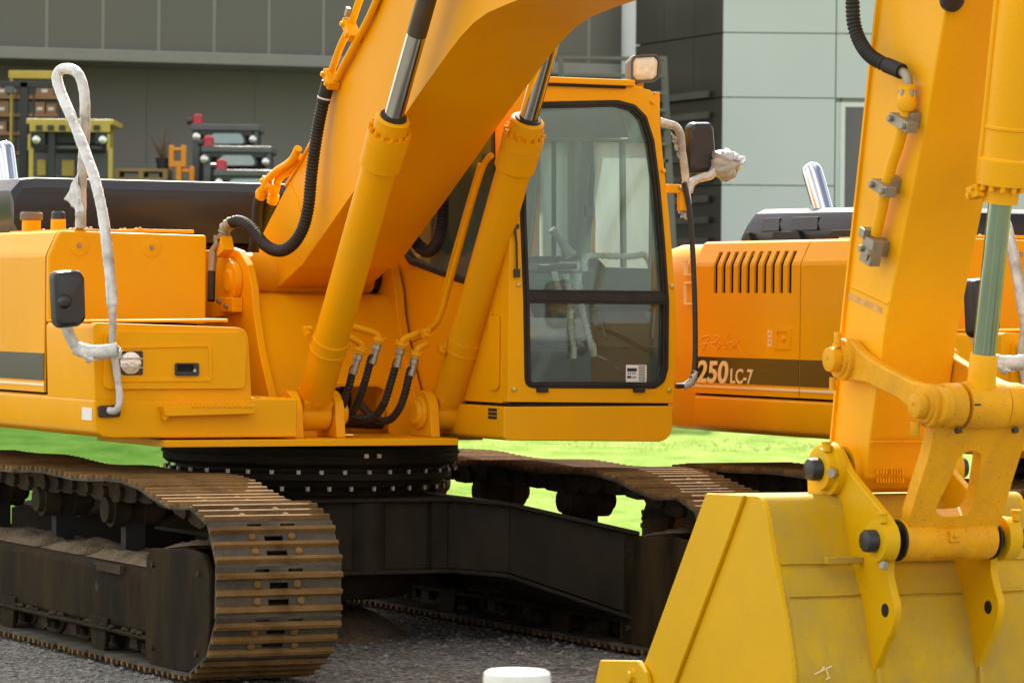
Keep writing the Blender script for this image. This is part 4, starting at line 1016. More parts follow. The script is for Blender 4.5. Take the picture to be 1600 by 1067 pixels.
for k in range(6): g.cyl(p + V((.028 * math.cos(k), .028 * math.sin(k), -.012)), p + V((.028 * math.cos(k), .028 * math.sin(k), .012)), .008, n=8)
g.build('hose_fitting', parent=ARM)
hose('hydraulic_hose', [pv(*q) for q in ((1330, -60, -.26), (1332, 0, -.26), (1334, 35, -.26), (1342, 62, -.255), (1356, 84, -.25), (1374, 97, -.24), (1395, 106, vA), (1409, 112, vA))], .0265, ARM, pitch=.016, amp=.10)
g = G().m(RUBBER); g.tube([pv(1385, 102, -.225), pv(1409, 112, vA)], .030, 16); g.build('hose_sleeve', parent=ARM)
g = G().m(PLASTIC); p = hit(1486, -2, (6.36, 0, 2.85), (1, 0, -.31)); g.lathe(p, p + V((1, 0, -.3)), [(0, .05), (.02, .048), (.025, .03)], 20); g.build('rubber_stop', parent=ARM)

# bucket cylinder
p = UPN.copy(); e = pv(1596, 0, 0); d = (e - p).normalized(); Lg = (pv(1566, 318, 0) - p).dot(d); Lt = (V((6.62, 0, 3.85)) - p).length
g = G().m(ARMP); g.lathe(p + d * Lg, p + d * 4, [(0, .050), (0, .066), (.065, .066), (.067, .093), (.16, .095), (.17, .083), (Lt - Lg - .1, .083), (Lt - Lg - .1, .04)], 44)
x, y = basis(d)
for k in range(12):
    a = 2 * math.pi * k / 12; c = p + d * (Lg + .067) + (x * math.cos(a) + y * math.sin(a)) * .080; g.lathe(c, c - d, [(0, .011), (.02, .011), (.021, .006)], 10)
g.lathe(p + d * (Lg + .27), p + d * 4, [(0, .083), (.004, .0875), (.012, .0875), (.016, .083)], 44)
BC = g.build('bucket_cylinder', parent=EX)
g = G().m(CHROMED); g.cyl(p + d * .19, p + d * (Lg + .03), .044, n=44); g.build('piston_rod', parent=BC)
g = G().m(ARMP); g.lathe(p + d * .07, p + d, [(0, .056), (.04, .053), (.12, .053), (.125, .05)], 36); g.build('rod_end', parent=BC)
g = G().m(ARMP); g.tube(cr([pv(1563, -40, -.075), pv(1558, 0, -.075), pv(1547, 110, -.075), pv(1538, 200, -.075), pv(1531, 262, -.075), pv(1530, 285, -.06)], 6), .0125, 12)
q = pv(1525, 300, -.08); g.obox(q, (.035, 0, .006), (0, .02, 0), (-.004, 0, .022)); 
for k in (-1, 1): g.hexb(q + V((.01 * k, -.02, .012 * k)), (0, -1, 0), .011, .014); g.hexb(q + V((.036, .0, .010 * k)), (1, 0, 0), .010, .012)
g.build('feed_pipe', parent=BC)

# guide links
def guide(v, th, face):
    g = G().m(CAST)
    P = [pv(x, y, -.215) for x, y in ((1312, 531), (1324, 530), (1334, 538), (1346, 551), (1369, 567), (1397, 582), (1425, 596), (1453, 602), (1470, 608), (1478, 622), (1478, 645), (1470, 660), (1450, 667), (1434, 658), (1416, 636), (1397, 622), (1369, 608), (1352, 599), (1330, 596), (1312, 593), (1304, 584), (1301, 562), (1304, 542))]
    P = [V((q.x, v, q.z)) for q in cr(P, 3, True)]; g.prism(P, (0, th, 0))
    L = g.build('guide_link', parent=EX, bevel=.012, seg=3)
    g = G().m(CAST)
    for c, s in ((GPN, 1), (UPN, 1)):
        o = v if face < 0 else v + th
        g.lathe((c.x, o, c.z), (c.x, o + face, c.z), [(0, .082), (.018, .080), (.020, .066), (.030, .064), (.031, .046), (.040, .048), (.068, .046), (.071, .040), (.0712, .010), (.067, .007)], 32)
        q = V((c.x - .05, o + face * .02, c.z - .10)); 
        if c is UPN: g.lathe(V((c.x - .02, o + face * .05, c.z - .06)), V((c.x - .02, o + face * .05, c.z - .2)), [(0, .018), (.05, .018), (.055, .014)], 12)
        else: g.lathe(V((c.x + .02, o + face * .04, c.z + .05)), V((c.x + .02, o + face * .04, c.z + .2)), [(0, .014), (.05, .014), (.055, .010)], 12); g.lathe(V((c.x - .03, o + face * .03, c.z - .07)), V((c.x - .03, o + face * .03, c.z - .2)), [(0, .013), (.05, .013)], 12)
    g.cyl((GPN.x, -.21, GPN.z), (GPN.x, .21, GPN.z), .05)
    g.build('link_pin', parent=L)
guide(-.215, .045, -1); guide(.17, .045, 1)
# bucket link (H casting)
g = G().m(CAST); nH = V((UPN.z - LPN.z, 0, -(UPN.x - LPN.x))).normalized()
def ph(x, y): return hit(x, y, UPN, nH)
O_ = [ph(*q) for q in ((1456, 655), (1600, 660), (1590, 700), (1576, 745), (1560, 800), (1556, 842), (1412, 842), (1416, 800), (1428, 760), (1444, 710))]
I_ = [ph(*q) for q in ((1506, 700), (1522, 702), (1526, 712), (1521, 750), (1516, 775), (1508, 793), (1498, 799), (1468, 800), (1457, 793), (1459, 782), (1470, 760), (1482, 735), (1491, 712))]
g.frame([q - nH * .032 for q in O_], [q - nH * .032 for q in cr(I_, 3, True)], nH * .064); HL_ = g.build('bucket_link', parent=EX, bevel=.012, seg=3)
g = G().m(CAST)
g.lathe((UPN.x, -.168, UPN.z), (UPN.x, .168, UPN.z), [(0, .05), (0, .080), (.02, .084), (.07, .084), (.078, .080), (.08, .05)], 36); g.lathe((UPN.x, .098, UPN.z), (UPN.x, .168, UPN.z), [(0, .05), (0, .081), (.02, .084), (.07, .084), (.07, .05)], 36)
g.lathe((UPN.x, -.078, UPN.z), (UPN.x, .09, UPN.z), [(0, .05), (0, .088), (.168, .088), (.168, .05)], 36)
g.lathe((LPN.x, -.20, LPN.z), (LPN.x, .20, LPN.z), [(0, .05), (0, .074), (.015, .078), (.12, .078), (.135, .070), (.265, .070), (.28, .078), (.385, .078), (.40, .074), (.40, .05)], 36)
q = ph(1480, 826) - nH * .0; g.obox(LPN + V((.072, .0, .015)), (.006, 0, .004), (0, .022, 0), (0, 0, .022)); g.lathe(LPN + V((.078, 0, .018)), LPN + V((1, 0, .018)), [(0, .010), (.008, .009), (.012, .004)], 10)
g.build('link_tube', parent=HL_)
g = G().m(INK); 
for q in (ph(1508, 631), ph(1593, 632)): g.obox(V((UPN.x + .0885, q.y, UPN.z + .005)), (.0008, 0, 0), (0, .014, 0), (0, 0, .0035))
for yy in (-.11, .14): g.cyl((UPN.x + .03, yy, UPN.z - .085), (UPN.x + .035, yy, UPN.z - .10), .014)
g.build('grease_mark', parent=HL_)

# bucket
BV = .59
def bp_(x, y): q = pv(x, y, -BV); return (q.x, q.z)
pxb = [bp_(x, y) for x, y in ((1109, 771), (1168, 774), (1180, 774), (1188, 779), (1196, 800), (1203, 850), (1212, 900), (1220, 940), (1230, 1000), (1237, 1067))]
u9 = pxb[-1][0]
back = pxb + [(u9 - .008, .20), (u9 - .063, .10), (u9 - .17, .04), (u9 - .34, .02), (u9 - .80, .015), (u9 - 1.24, .012)]
MOUTH = [bp_(1070, 877), bp_(1014, 1031), bp_(999, 1067)]; LIPU = u9 - 1.24
g = G().m(BUCK); bk = [V((u, 0, z)) for u, z in back]; fine = [bk[0]] + cr(bk[1:14], 5) + bk[14:]
inn = []
for i, q in enumerate(fine):
    d = (fine[min(i + 1, len(fine) - 1)] - fine[max(i - 1, 0)]).normalized(); inn.append(q - V((-d.z, 0, d.x)) * .025 * (1 if True else -1) * 1)
inn = [fine[i] + (V((d2.z, 0, -d2.x)) * .025) for i, d2 in enumerate([(fine[min(i + 1, len(fine) - 1)] - fine[max(i - 1, 0)]).normalized() for i in range(len(fine))])]
RR = [[a + V((0, -BV + .02, 0)), a + V((0, BV - .02, 0)), b + V((0, BV - .02, 0)), b + V((0, -BV + .02, 0))] for a, b in zip(fine, inn)]
g.rings(RR); BK = g.build('bucket', parent=EX, sharp=28)
def shifted(lo_z, hi_z, off, v0, v1):
    seg = [(i, q) for i, q in enumerate(fine) if lo_z <= q.z <= hi_z and q.x > 5.78]
    P = []
    for i, q in seg:
        d = (fine[i + 1] - fine[i - 1]).normalized(); P.append((q, q - V((d.z, 0, -d.x)) * off))
    gg = G().m(BUCK); gg.rings([[a + V((0, v0, 0)), b + V((0, v0 + .004, 0)), b + V((0, v1 - .004, 0)), a + V((0, v1, 0))] for a, b in P]); return gg
shifted(.55, .73, .010, -BV + .03, BV - .03).build('back_plate', parent=BK, sharp=30)
shifted(.05, .615, .016, -BV + .03, BV - .03).build('wear_plate', parent=BK, sharp=30)
g = G().m(BUCK)
for z, off in ((.735, .004), (.617, .016)):
    q = min(fine, key=lambda q: abs(q.z - z) + (10 if q.x < 5.78 else 0)); P = [V((q.x + off, v, q.z + .003 * noise.noise(V((v * 9, z * 30, 0))))) for v in [-BV + .03 + .02 * k for k in range(57)]]
    g.tube(P, [.006 + random.uniform(-.0015, .0015) for _ in P], 6)
g.build('weld_seam', parent=BK)
for s in (-1, 1):
    g = G().m(BUCKS); o = s * BV
    poly = [back[0]] + [(q.x, q.z) for q in cr(bk[1:14], 4)] + [(LIPU + .4, .02), (LIPU, .02)] + MOUTH[::-1]
    g.prism([(u, o, z) for u, z in poly], (0, -s * .03, 0)); SP = g.build('side_plate', parent=BK, bevel=.006)
    g = G().m(BUCKS); poly = [(back[0][0], back[0][1] + .002), (back[1][0], back[1][1] + .002), bp_(1143, 843), bp_(1059, 1067), (bp_(1059, 1067)[0] - .12, .07), (LIPU, .07)] + MOUTH[::-1]
    g.prism([(u, o + s * .018, z) for u, z in poly], (0, -s * .0185, 0)); g.build('side_bar', parent=SP, bevel=.006)
    g = G().m(BUCKS); poly = [bp_(952, 1030), bp_(1011, 1031), bp_(1024, 1050), (bp_(1024, 1050)[0] + .06, .12), (bp_(1024, 1050)[0] + .06, .05), (bp_(952, 1030)[0] - .09, .05)]
    g.prism([(u, o + s * .045, z) for u, z in poly], (0, -s * .026, 0)); SC = g.build('side_cutter', parent=SP, bevel=.008)
    g = G().m(BUCKS)
    for u, z in (bp_(1003, 1056), (bp_(1003, 1056)[0] - .04, .10)): g.lathe((u, o + s * .045, z), (u, o + s * .2, z), [(0, .038), (.004, .036), (.0042, .024), (.018, .022), (.021, .012)], 8)
    g.build('cutter_bolt', parent=SP)
def ear(v, th):
    g = G().m(BUCKS)
    P = [pv(x, y, -.245) for x, y in ((1262, 790), (1260, 725), (1266, 706), (1278, 695), (1295, 694), (1308, 701), (1318, 720), (1326, 736), (1346, 761), (1370, 790), (1387, 812), (1393, 835), (1390, 862), (1387, 893), (1392, 920), (1398, 945), (1397, 968), (1391, 989), (1384, 1004), (1374, 1028), (1364, 1052), (1340, 1052), (1330, 900), (1310, 850))]
    P = [V((q.x, v, q.z)) for q in P]; g.prism([P[0]] + cr(P[1:21], 4) + P[21:], (0, th, 0)); return g
for v0 in (-.242, .215):
    shifted(.06, .50, .038, v0, v0 + .026).build('back_rib', parent=BK, sharp=30)
HOLE = pv(1383, 953, -.245)
for s, v in ((-1, -.245), (1, .213)):
    g = ear(v, .032); E_ = g.build('mounting_ear', parent=BK, bevel=.006)
    g = G().m(BUCKS); o = v if s < 0 else v + .032
    for c in (HNG, LPN):
        g.lathe((c.x, o, c.z), (c.x, o + s * .1, c.z), [(0, .105 if c is HNG else .085), (.03, .103 if c is HNG else .083), (.033, .082), (.06, .08), (.062, .05)], 32)
        b = V((c.x + .04, o + s * .05, c.z + .07)); g.lathe(b, b + V((0, 0, .1)), [(0, .016), (.03, .016), (.032, .022), (.04, .021)], 8)
    g.m(RUBBER); 
    for c in (HNG, LPN):
        o2 = v + (.032 if s < 0 else 0); g.lathe((c.x, o2, c.z), (c.x, o2 - s * .014, c.z), [(0, .079), (.006, .079), (.007, .06)], 30)
    g.build('pin_boss', parent=E_)
    g = G().m(DARK); g.cyl((HOLE.x, v - .001, HOLE.z), (HOLE.x, v + .033, HOLE.z), .026, n=20); g.build('lifting_hole', parent=E_)
g = G().m(PLASTIC)
for c in (HNG, LPN):
    g.lathe((c.x, -.355, c.z), (c.x, .355, c.z), [(0, .03), (.004, .040), (.012, .044), (.69, .044), (.706, .040), (.71, .03)], 10 if c is LPN else 24)
g.build('bucket_pin', parent=BK)
g = G().m(GALV); b = LPN + V((.03, -.28, -.075)); g.hexb(b, (0, -.3, -1), .018, .03); b = HNG + V((.085, -.29, -.01)); g.lathe(b, b + V((.5, -1, 0)), [(0, .02), (.02, .02)], 8); g.build('pin_bolt', parent=BK)
g = G().m(BUCK); q0 = V((6.045, -.35, .755)); g.obox(V((5.93, -.325, .755)), (.014, 0, 0), (0, .08, 0), (0, 0, .013)); g.build('stop_bar', parent=BK, bevel=.003)
for k in range(5):
    v = -.50 + k * .25; g = G().m(BUCKS); g.rings([[V((LIPU + .05, v - .06, -.0)), V((LIPU + .05, v + .06, 0)), V((LIPU + .05, v + .06, .06)), V((LIPU + .05, v - .06, .06))], [V((LIPU - .23, v - .05, .005)), V((LIPU - .23, v + .05, .005)), V((LIPU - .23, v + .05, .025)), V((LIPU - .23, v - .05, .025))]]); g.build('bucket_tooth', parent=BK, bevel=.005)
g = G().m(CREAM)          # scraped white twig-like paint scratches low on the back
for a, b in (((1272, 1053), (1283, 1048)), ((1283, 1048), (1300, 1040)), ((1283, 1047), (1288, 1041)), ((1291, 1044), (1294, 1056)), ((1290, 1061), (1297, 1057))):
    pa, pb = [hit(x, y, (6.03, 0, .33), (1, 0, .25)) for x, y in (a, b)]; g.tube([pa, pb], .0022, 4)
g.build('paint_scratch', parent=BK)
# ================================================================== EXCAVATOR: cab
UF_, VR, VL, UB = 1.5, .41, 1.345, -.22
def P5(L, u=UF_): return [pu(x, y, u) for x, y in L]
g = G().m(ORANGE)
outer = P5([(794, 628), (1052, 630), (1056, 560), (1057, 480), (1051, 400), (1044, 320), (1036, 245), (1029, 170), (1025, 152), (1016, 141), (1000, 137), (800, 131)])
outer = [q if q.y > VR + .02 else V((q.x, VR, q.z)) for q in outer]
WIN = [(820, 606), (818, 470), (813, 340), (811, 215), (815, 180), (835, 160), (965, 157), (992, 164), (1010, 182), (1022, 220), (1031, 290), (1038, 370), (1045, 470), (1044, 575), (1038, 597), (1024, 607)]
win = rpoly(P5(WIN), [.05, .02, .0, .03, .06, .05, .05, .05, .05, .05, 0, 0, 0, .04, .05, .05], 3)
g.frame(outer, win, (-.07, 0, 0))
# right wall with its own opening
rw = [V((UF_ - .07, VR, 1.228)), V((UF_ - .07, VR, 2.795)), V((UB, VR, 2.795)), V((UB, VR, 1.228))]
RWIN = [(640, 413), (712, 440), (766, 456), (777, 440), (773, 200), (766, 187), (720, 178), (665, 178), (625, 260), (625, 390)]
rwin = rpoly([pv(x, y, VR) for x, y in RWIN], .04, 3)
g.frame(rw, rwin, (0, .05, 0))
# left wall with the door opening, rear wall with window, roof
vl = lambda z: 1.344 - .129 * max(0, z - 1.72)
lw = [V((UF_ - .07, vl(1.70) - .03, 1.70)), V((UF_ - .07, vl(2.785) - .03, 2.785)), V((UB, vl(2.785) - .03, 2.785)), V((UB, vl(1.70) - .03, 1.70))]
LN = (0, 1, .129)
def lwp(x, y): q = hit(x, y, lw[0], LN); return V((min(q.x, UF_ - .09), q.y, min(q.z, 2.72)))
lwin = [lwp(x, y) for x, y in ((922, 222), (1037, 222), (1037, 420), (922, 417))]
lwin2 = [lwp(x, y) for x, y in ((838, 222), (902, 222), (902, 417), (838, 417))]
um = (lwin[0].x + lwin2[1].x) / 2
def lwall(u0, u1, dv): return [V((u0, vl(1.70) - .03 + dv, 1.70)), V((u0, vl(2.785) - .03 + dv, 2.785)), V((u1, vl(2.785) - .03 + dv, 2.785)), V((u1, vl(1.70) - .03 + dv, 1.70))]
g.frame(lwall(UF_ - .07, um, 0), lwin, (0, .03, 0)); g.frame(lwall(um, UB, 0), lwin2, (0, .03, 0))
g.box((UB, 1.31, 1.228), (UF_ - .07, 1.34, 1.70))
bw = [V((UB, VR + .05, 1.228)), V((UB, VL - .045, 1.228)), V((UB, VL - .045, 2.795)), V((UB, VR + .05, 2.795))]
bwin = [V((UB, VR + .12, 1.75)), V((UB, VL - .16, 1.75)), V((UB, VL - .16, 2.52)), V((UB, VR + .12, 2.52))]
g.frame(bw, bwin, (.05, 0, 0))
CAB = g.build('cab', parent=EX, bevel=.010, seg=2)
g = G().m(ORANGE)
zt = 2.79
g.prism(rpoly([V((UF_ - .005, VR + .005, zt)), V((UF_ - .005, 1.15, zt)), V((UF_ - .10, 1.175, zt)), V((UB, 1.175, zt)), V((UB, VR + .005, zt))], [.03, .05, .05, .08, .08]), (0, 0, .018)); 
RF = g.build('cab_roof', parent=CAB, bevel=.008)
g = G().m(ORANGE); a, b = pu(853, 135, 1.50), pu(990, 138, 1.50); g.box((1.1, a.y - .1, zt + .014), (1.52, b.y, zt + .045)); g.build('roof_visor', parent=CAB, bevel=.006)
g = G().m(DARK); g.box((1.48, a.y - .1, zt + .000), (1.514, b.y - .05, zt + .0135)); g.build('visor_gap', parent=CAB)
g = G().m(ORANGE); g.prism(rpoly([V((1.30, VR - .002, 1.29)), V((1.30, VR - .002, 1.66)), V((1.41, VR - .002, 1.66)), V((1.41, VR - .002, 1.29))], .04), (0, -.012, 0))
g.tube(cr([pu(766, 490, 1.35), pu(775, 493, 1.35)], 3), .004, 6); g.build('step_recess', parent=CAB, bevel=.006)
# cab base with a big rounded lower corner
g = G().m(ORANGE)
P = rpoly([V((UF_, VR - .02, 1.212)), pu(1052, 634, UF_), pu(1050, 690, UF_), V((UF_, VR - .02, pu(780, 688, UF_).z))], [.01, .01, .10, .03], 8); g.prism(P, (-1.72, 0, 0)); CBS = g.build('cab_base', parent=CAB, bevel=.022, seg=3)
g = G().m(DARK); g.box((UB, VR + .02, 1.212), (UF_ - .02, VL - .03, 1.228)); g.build('cab_mount_gap', parent=CAB)
g = G().m(INK)
a = pu(763, 637, UF_); q = pv(763, 637, VR - .021); r = pv(776, 656, VR - .021)
for k in range(3): z0 = q.z + (r.z - q.z) * (k / 3.0 + .02); z1 = q.z + (r.z - q.z) * (k / 3.0 + .28); g.box((q.x, VR - .0225, z1), (r.x, VR - .0195, z0))
g.build('decal_plate', parent=CBS)
# windscreen: seal, middle bar, panes
g = G().m(RUBBER)
cw = sum(win, V()) / len(win)
def inset(P, d):
    out = []
    n = len(P)
    for i in range(n):
        a, b, c = P[i - 1], P[i], P[(i + 1) % n]; t = (c - a)
        if t.length < 1e-7: out.append(b); continue
        t.normalize(); nn = V((0, -t.z, t.y)); 
        if (cw - b).dot(nn) < 0: nn = -nn
        out.append(b + nn * d)
    return out
w1 = inset(win, .032); fr = V((.006, 0, 0))
g.frame([q + fr for q in win], [q + fr for q in w1], (-.05, 0, 0)); SEAL = g.build('window_seal', parent=CAB, bevel=.006)
g = G().m(RUBBER); w0 = [q + V((.014, 0, 0)) for q in inset(win, .012)]; wi = [q + V((.014, 0, 0)) for q in inset(win, .020)]; g.frame(w0, wi, (-.006, 0, 0))
ya, yb = pu(820, 456, UF_).z, pu(820, 474, UF_).z; L_, R_ = pu(822, 465, UF_).y, pu(1041, 465, UF_).y
g.box((UF_ - .04, L_, yb), (UF_ + .010, R_, ya)); g.box((UF_ + .010, L_ + .01, yb + .014), (UF_ + .014, R_ - .01, yb + .024)); g.box((UF_ - .03, L_ + .005, ya), (UF_ + .004, R_ - .005, ya + .012))
g.build('window_bar', parent=SEAL, bevel=.004)
up = [q for q in w1 if q.z > ya - .002]; lowp = [q for q in w1 if q.z < yb + .002]
def pane(name, zlo, zhi, x, mt):
    # clip the inner outline to a height band
    P = w1; out = []
    def clip(P, z, keep_above):
        o = []
        for i in range(len(P)):
            a, b = P[i - 1], P[i]; ia, ib = ((a.z > z) == keep_above), ((b.z > z) == keep_above)
            if ia != ib: t = (z - a.z) / (b.z - a.z); o.append(a.lerp(b, t))
            if ib: o.append(b)
        return o
    P = clip(clip(w1, zlo, True), zhi, False); g = G().m(mt); g.prism([q + V((x, 0, 0)) for q in P], (-.004, 0, 0)); return g.build(name, parent=CAB)
pane('windscreen', ya, 9, -.022, WINDSH); LP_ = pane('lower_window', 0, yb, -.022, WINDLO)
g = G().m(RUBBER)
for x0, x1 in ((838, 855), (989, 1006)):
    a, b = pu(x0, 605, 1.501), pu(x1, 613, 1.501); g.box((1.499, a.y, b.z), (1.518, b.y, a.z))
g.build('window_hinge', parent=CAB, bevel=.003)
g = G().m(YELB)
for x, y in ((803, 608), (1045, 609), (810, 445), (1050, 447)):
    p = pu(x, y, 1.50); g.lathe(p, p + V((1, 0, 0)), [(0, .014), (.008, .013), (.012, .006)], 12)
g.m(ORANGE)
for x, y in ((1019, 160), (1036, 267)):
    p = pu(x, y, 1.50); g.lathe(p, p + V((1, 0, 0)), [(0, .012), (.012, .011), (.014, .006)], 10)
g.build('cab_bolt', parent=CAB)
# stickers on the lower pane
xs = UF_ - .0215
def rect(g, x0, y0, x1, y1, u, dx=.0006): a, b = pu(x0, y0, u), pu(x1, y1, u); g.box((u, a.y, b.z), (u + dx, b.y, a.z))
g = G().m(LABELW); rect(g, 978, 570, 1010, 597, xs); g.m(INK)
rect(g, 980, 575, 995, 580.5, xs + .0007); rect(g, 980, 587, 986, 591, xs + .0007)
for k in range(9): rect(g, 998, 571.5 + k * 2.8, 1008, 572.9 + k * 2.8, xs + .0007)
for k in range(4): rect(g, 981 + k * 3.4, 582, 982.6 + k * 3.4, 585, xs + .0007); rect(g, 987 + k * 2, 588, 988 + k * 2, 591, xs + .0007)
g.build('barcode_label', parent=CAB)
g = G().m(BLUEST); rect(g, 1009, 488, 1018, 498, xs - .02); g.build('blue_sticker', parent=CAB)
# right window seal and glass
cw = sum(rwin, V()) / len(rwin); g = G().m(RUBBER); c2 = cw; g.frame([q + V((0, -.005, 0)) for q in rwin], [q.lerp(c2, .075) + V((0, -.005, 0)) for q in rwin], (0, .03, 0)); g.build('window_seal', parent=CAB, bevel=.004)
g = G().m(WINDDK); g.prism([q.lerp(c2, .05) + V((0, .012, 0)) for q in rwin], (0, .004, 0)); g.build('side_window', parent=CAB)
DUSTG = glass('dusty_door_glass', (.80, .95, .90), alpha=.95, dust_or_glare=(.90, .98, .94), trl=.96); DUSTR = glass('dusty_rear_glass', (.62, .80, .74), alpha=.62, dust_or_glare=(.66, .80, .75), trl=.85)
g = G().m(DUSTG); g.prism([q + V((0, .02, 0)) for q in lwin], (0, .004, 0)); DG = g.build('door_window', parent=CAB)
g = G().m(DUSTR); g.prism([q + V((0, .02, 0)) for q in lwin2], (0, .004, 0)); g.build('rear_side_window', parent=CAB)
g = G().m(TRIM)
for a_, b_, wn in ((UF_ - .075, um, lwin), (um, UB + .06, lwin2)):
    g.frame([q + V((0, -.002, 0)) for q in lwall(a_, b_, 0)], [q + V((0, -.002, 0)) for q in wn], (0, -.016, 0))
q0, q1 = lwp(906, 222), lwp(906, 417); g.prism([q0 + V((-.03, -.03, 0)), q0 + V((.06, -.03, 0)), q1 + V((.06, -.03, 0)), q1 + V((-.03, -.03, 0))], (0, -.03, 0))
q0, q1 = lwp(868, 222), lwp(868, 417); g.m(TRIMD); g.prism([q0 + V((-.012, -.0, 0)), q0 + V((.012, -.0, 0)), q1 + V((.012, -.0, 0)), q1 + V((-.012, -.0, 0))], (0, -.02, 0))
g.build('pillar_lining', parent=CAB, bevel=.004)
g = G().m(DUSTR); g.prism([q + V((.02, 0, 0)) for q in bwin], (.004, 0, 0)); g.build('rear_window', parent=CAB)
g = G().m(TRIM)
a, b = [hit(x, y, lw[0], LN) for x, y in ((967, 222), (969, 418))]; g.prism([a, a + V((.035, 0, 0)), b + V((.035, 0, 0)), b], (0, .02, 0)); g.build('door_divider', parent=CAB)
# interior: lining, floor, seat, consoles, levers
g = G().m(TRIM)
g.box((UB + .055, VR + .055, 1.235), (UB + .075, VL - .055, 1.74)); g.box((UB + .055, VR + .055, 2.53), (UB + .075, VL - .20, 2.78)); g.box((UB + .055, VL - .22, 1.74), (UB + .10, VL - .15, 2.53))
g.box((UB + .06, VR + .055, 2.72), (UF_ - .1, VL - .22, 2.74)); g.box((UB + .08, 1.285, 1.264), (UF_ - .08, 1.305, 1.74)); g.box((UB + .08, VR + .055, 1.264), (UF_ - .08, VR + .07, 1.70)); g.build('cab_lining', parent=CAB, bevel=.006)
g = G().m(TRIML); a, b = pv(928, 428, VL - .055), pv(1036, 545, VL - .055)
g.box((a.x, VL - .075, b.z), (b.x, VL - .05, a.z)); DP = g.build('door_panel', parent=CAB, bevel=.008)
g = G().m(TRIMD); q = pv(988, 443, VL - .077); g.box((q.x - .05, VL - .085, q.z - .045), (q.x + .05, VL - .0755, q.z + .045)); g.build('door_handle', parent=CAB, bevel=.004)
g = G().m(TRIMD); g.box((UB + .05, VR + .055, 1.232), (UF_ - .075, VL - .055, 1.262)); g.build('cab_floor', parent=CAB)
g = G().m(SEATM); vr = pu(856, 400, .35).y
g.rings([[V((u, v, z)) for v, z in ((vr - .50, z0), (vr - .02 * k, z0), (vr - .02 * k, z0), (vr - .50, z0))][:0] + [V((.36 - .10 * k, vr - .46 + .03 * k, 1.55 + .17 * k)), V((.36 - .10 * k, vr - .02 - .03 * k - (.08 if k == 4 else 0), 1.55 + .17 * k)), V((.24 - .10 * k, vr - .03 - .03 * k - (.08 if k == 4 else 0), 1.55 + .17 * k)), V((.24 - .10 * k, vr - .45 + .03 * k, 1.55 + .17 * k))] for k, u, z0 in [(k, 0, 0) for k in range(5)]])
g.prism([V((.28, vr - .48, 1.50)), V((.85, vr - .48, 1.53)), V((.85, vr, 1.53)), V((.28, vr, 1.50))], (0, 0, .12)); g.m(TRIMD); g.box((.30, vr - .44, 1.26), (.80, vr - .06, 1.50)); g.build('seat', parent=CAB, bevel=.03, seg=3)
g = G().m(TRIMD); a, b = pu(870, 400, 1.0), pu(908, 412, 1.0); g.box((.35, a.y, b.z - .05), (1.02, b.y, a.z)); g.m(TRIML); a, b = pu(872, 412, 1.02), pu(905, 424, 1.02); g.prism([V((.4, a.y, b.z)), V((1.04, a.y, b.z)), V((1.04, b.y, b.z)), V((.4, b.y, b.z))], (0, 0, .05)); g.build('console', parent=CAB, bevel=.012)
g = G().m(TRIM); g.tube(cr([pu(862, 358, 1.0), pu(875, 375, 1.0), pu(890, 400, 1.0)], 5), [.02, .022, .022, .02, .018, .018, .02, .022, .03, .036, .04], 12); g.build('control_stick', parent=CAB)
g = G().m(TRIMD); g.tube([pu(842, 418, 1.05), pu(900, 416, 1.05)], .014, 10); g.build('arm_rest', parent=CAB)
def wrapbar(name, pts, r):
    g = G().m(BUBBLE); P = cr(pts, 10); g.tube(P, [r * (1 + .18 * math.sin(i * 2.1) + random.uniform(-.12, .12)) for i in range(len(P))], 12); return g.build(name, parent=CAB, sharp=0)
wrapbar('grab_bar', [pu(x, y, 1.36) for x, y in ((915, 424), (913, 409), (920, 400), (950, 400), (985, 401), (1004, 398), (1012, 405), (1018, 420))], .0155)
wrapbar('travel_lever', [pu(x, y, 1.25) for x, y in ((884, 428), (889, 455), (891, 490), (892, 520), (896, 545), (896, 560))], .017)
wrapbar('travel_lever', [pu(x, y, 1.25) for x, y in ((903, 428), (906, 460), (912, 495), (920, 525), (927, 545), (928, 557))], .017)
wrapbar('travel_lever', [pu(x, y, 1.2) for x, y in ((866, 425), (871, 445), (876, 462))], .015)
g = G().m(TRIMD); g.box((1.05, VR + .08, 1.262), (1.38, VR + .55, 1.30)); g.box((.9, VR + .07, 1.262), (1.3, VR + .20, 1.52)); g.box((1.1, VL - .30, 1.262), (1.36, VL - .12, 1.33))
g.m(STEEL); g.tube([pu(933, 556, 1.3), pu(948, 562, 1.3)], .006, 8); g.tube([pu(960, 574, 1.3), pu(976, 580, 1.3)], .006, 8); g.build('pedal', parent=CAB, bevel=.008)
g = G().m(TRIML); g.prism([pv(1000, 478, VL - .09), pv(1022, 478, VL - .09), pv(1018, 528, VL - .09), pv(992, 520, VL - .09)], (0, .012, 0)); g.m(TRIMD); g.tube([pv(925, 505, VL - .085), pv(1020, 552, VL - .085)], .012, 8); g.m(TRIM); g.tube([pv(930, 475, VL - .1), pv(947, 530, VL - .1)], .008, 8); g.build('door_pocket', parent=CAB)
g = G().m(GALV); g.tube(cr([pu(972, 176, 1.40), pu(980, 205, 1.40), pu(982, 214, 1.40), pu(975, 218, 1.40), pu(850, 217, 1.40)], 5), .006, 8); g.build('window_guide_rail', parent=CAB)
g = G().m(TRIMD); q = pu(884, 232, .2); g.tube(cr([q + V((0, -.03, .03)), q + V((0, .01, .03)), q, q + V((0, .012, -.05)), q + V((0, -.03, -.05))], 4), .012, 8); q = pu(920, 330, .9); g.obox(q, (.01, 0, 0), (0, .02, 0), (0, 0, .03)); g.build('coat_hook', parent=CAB)
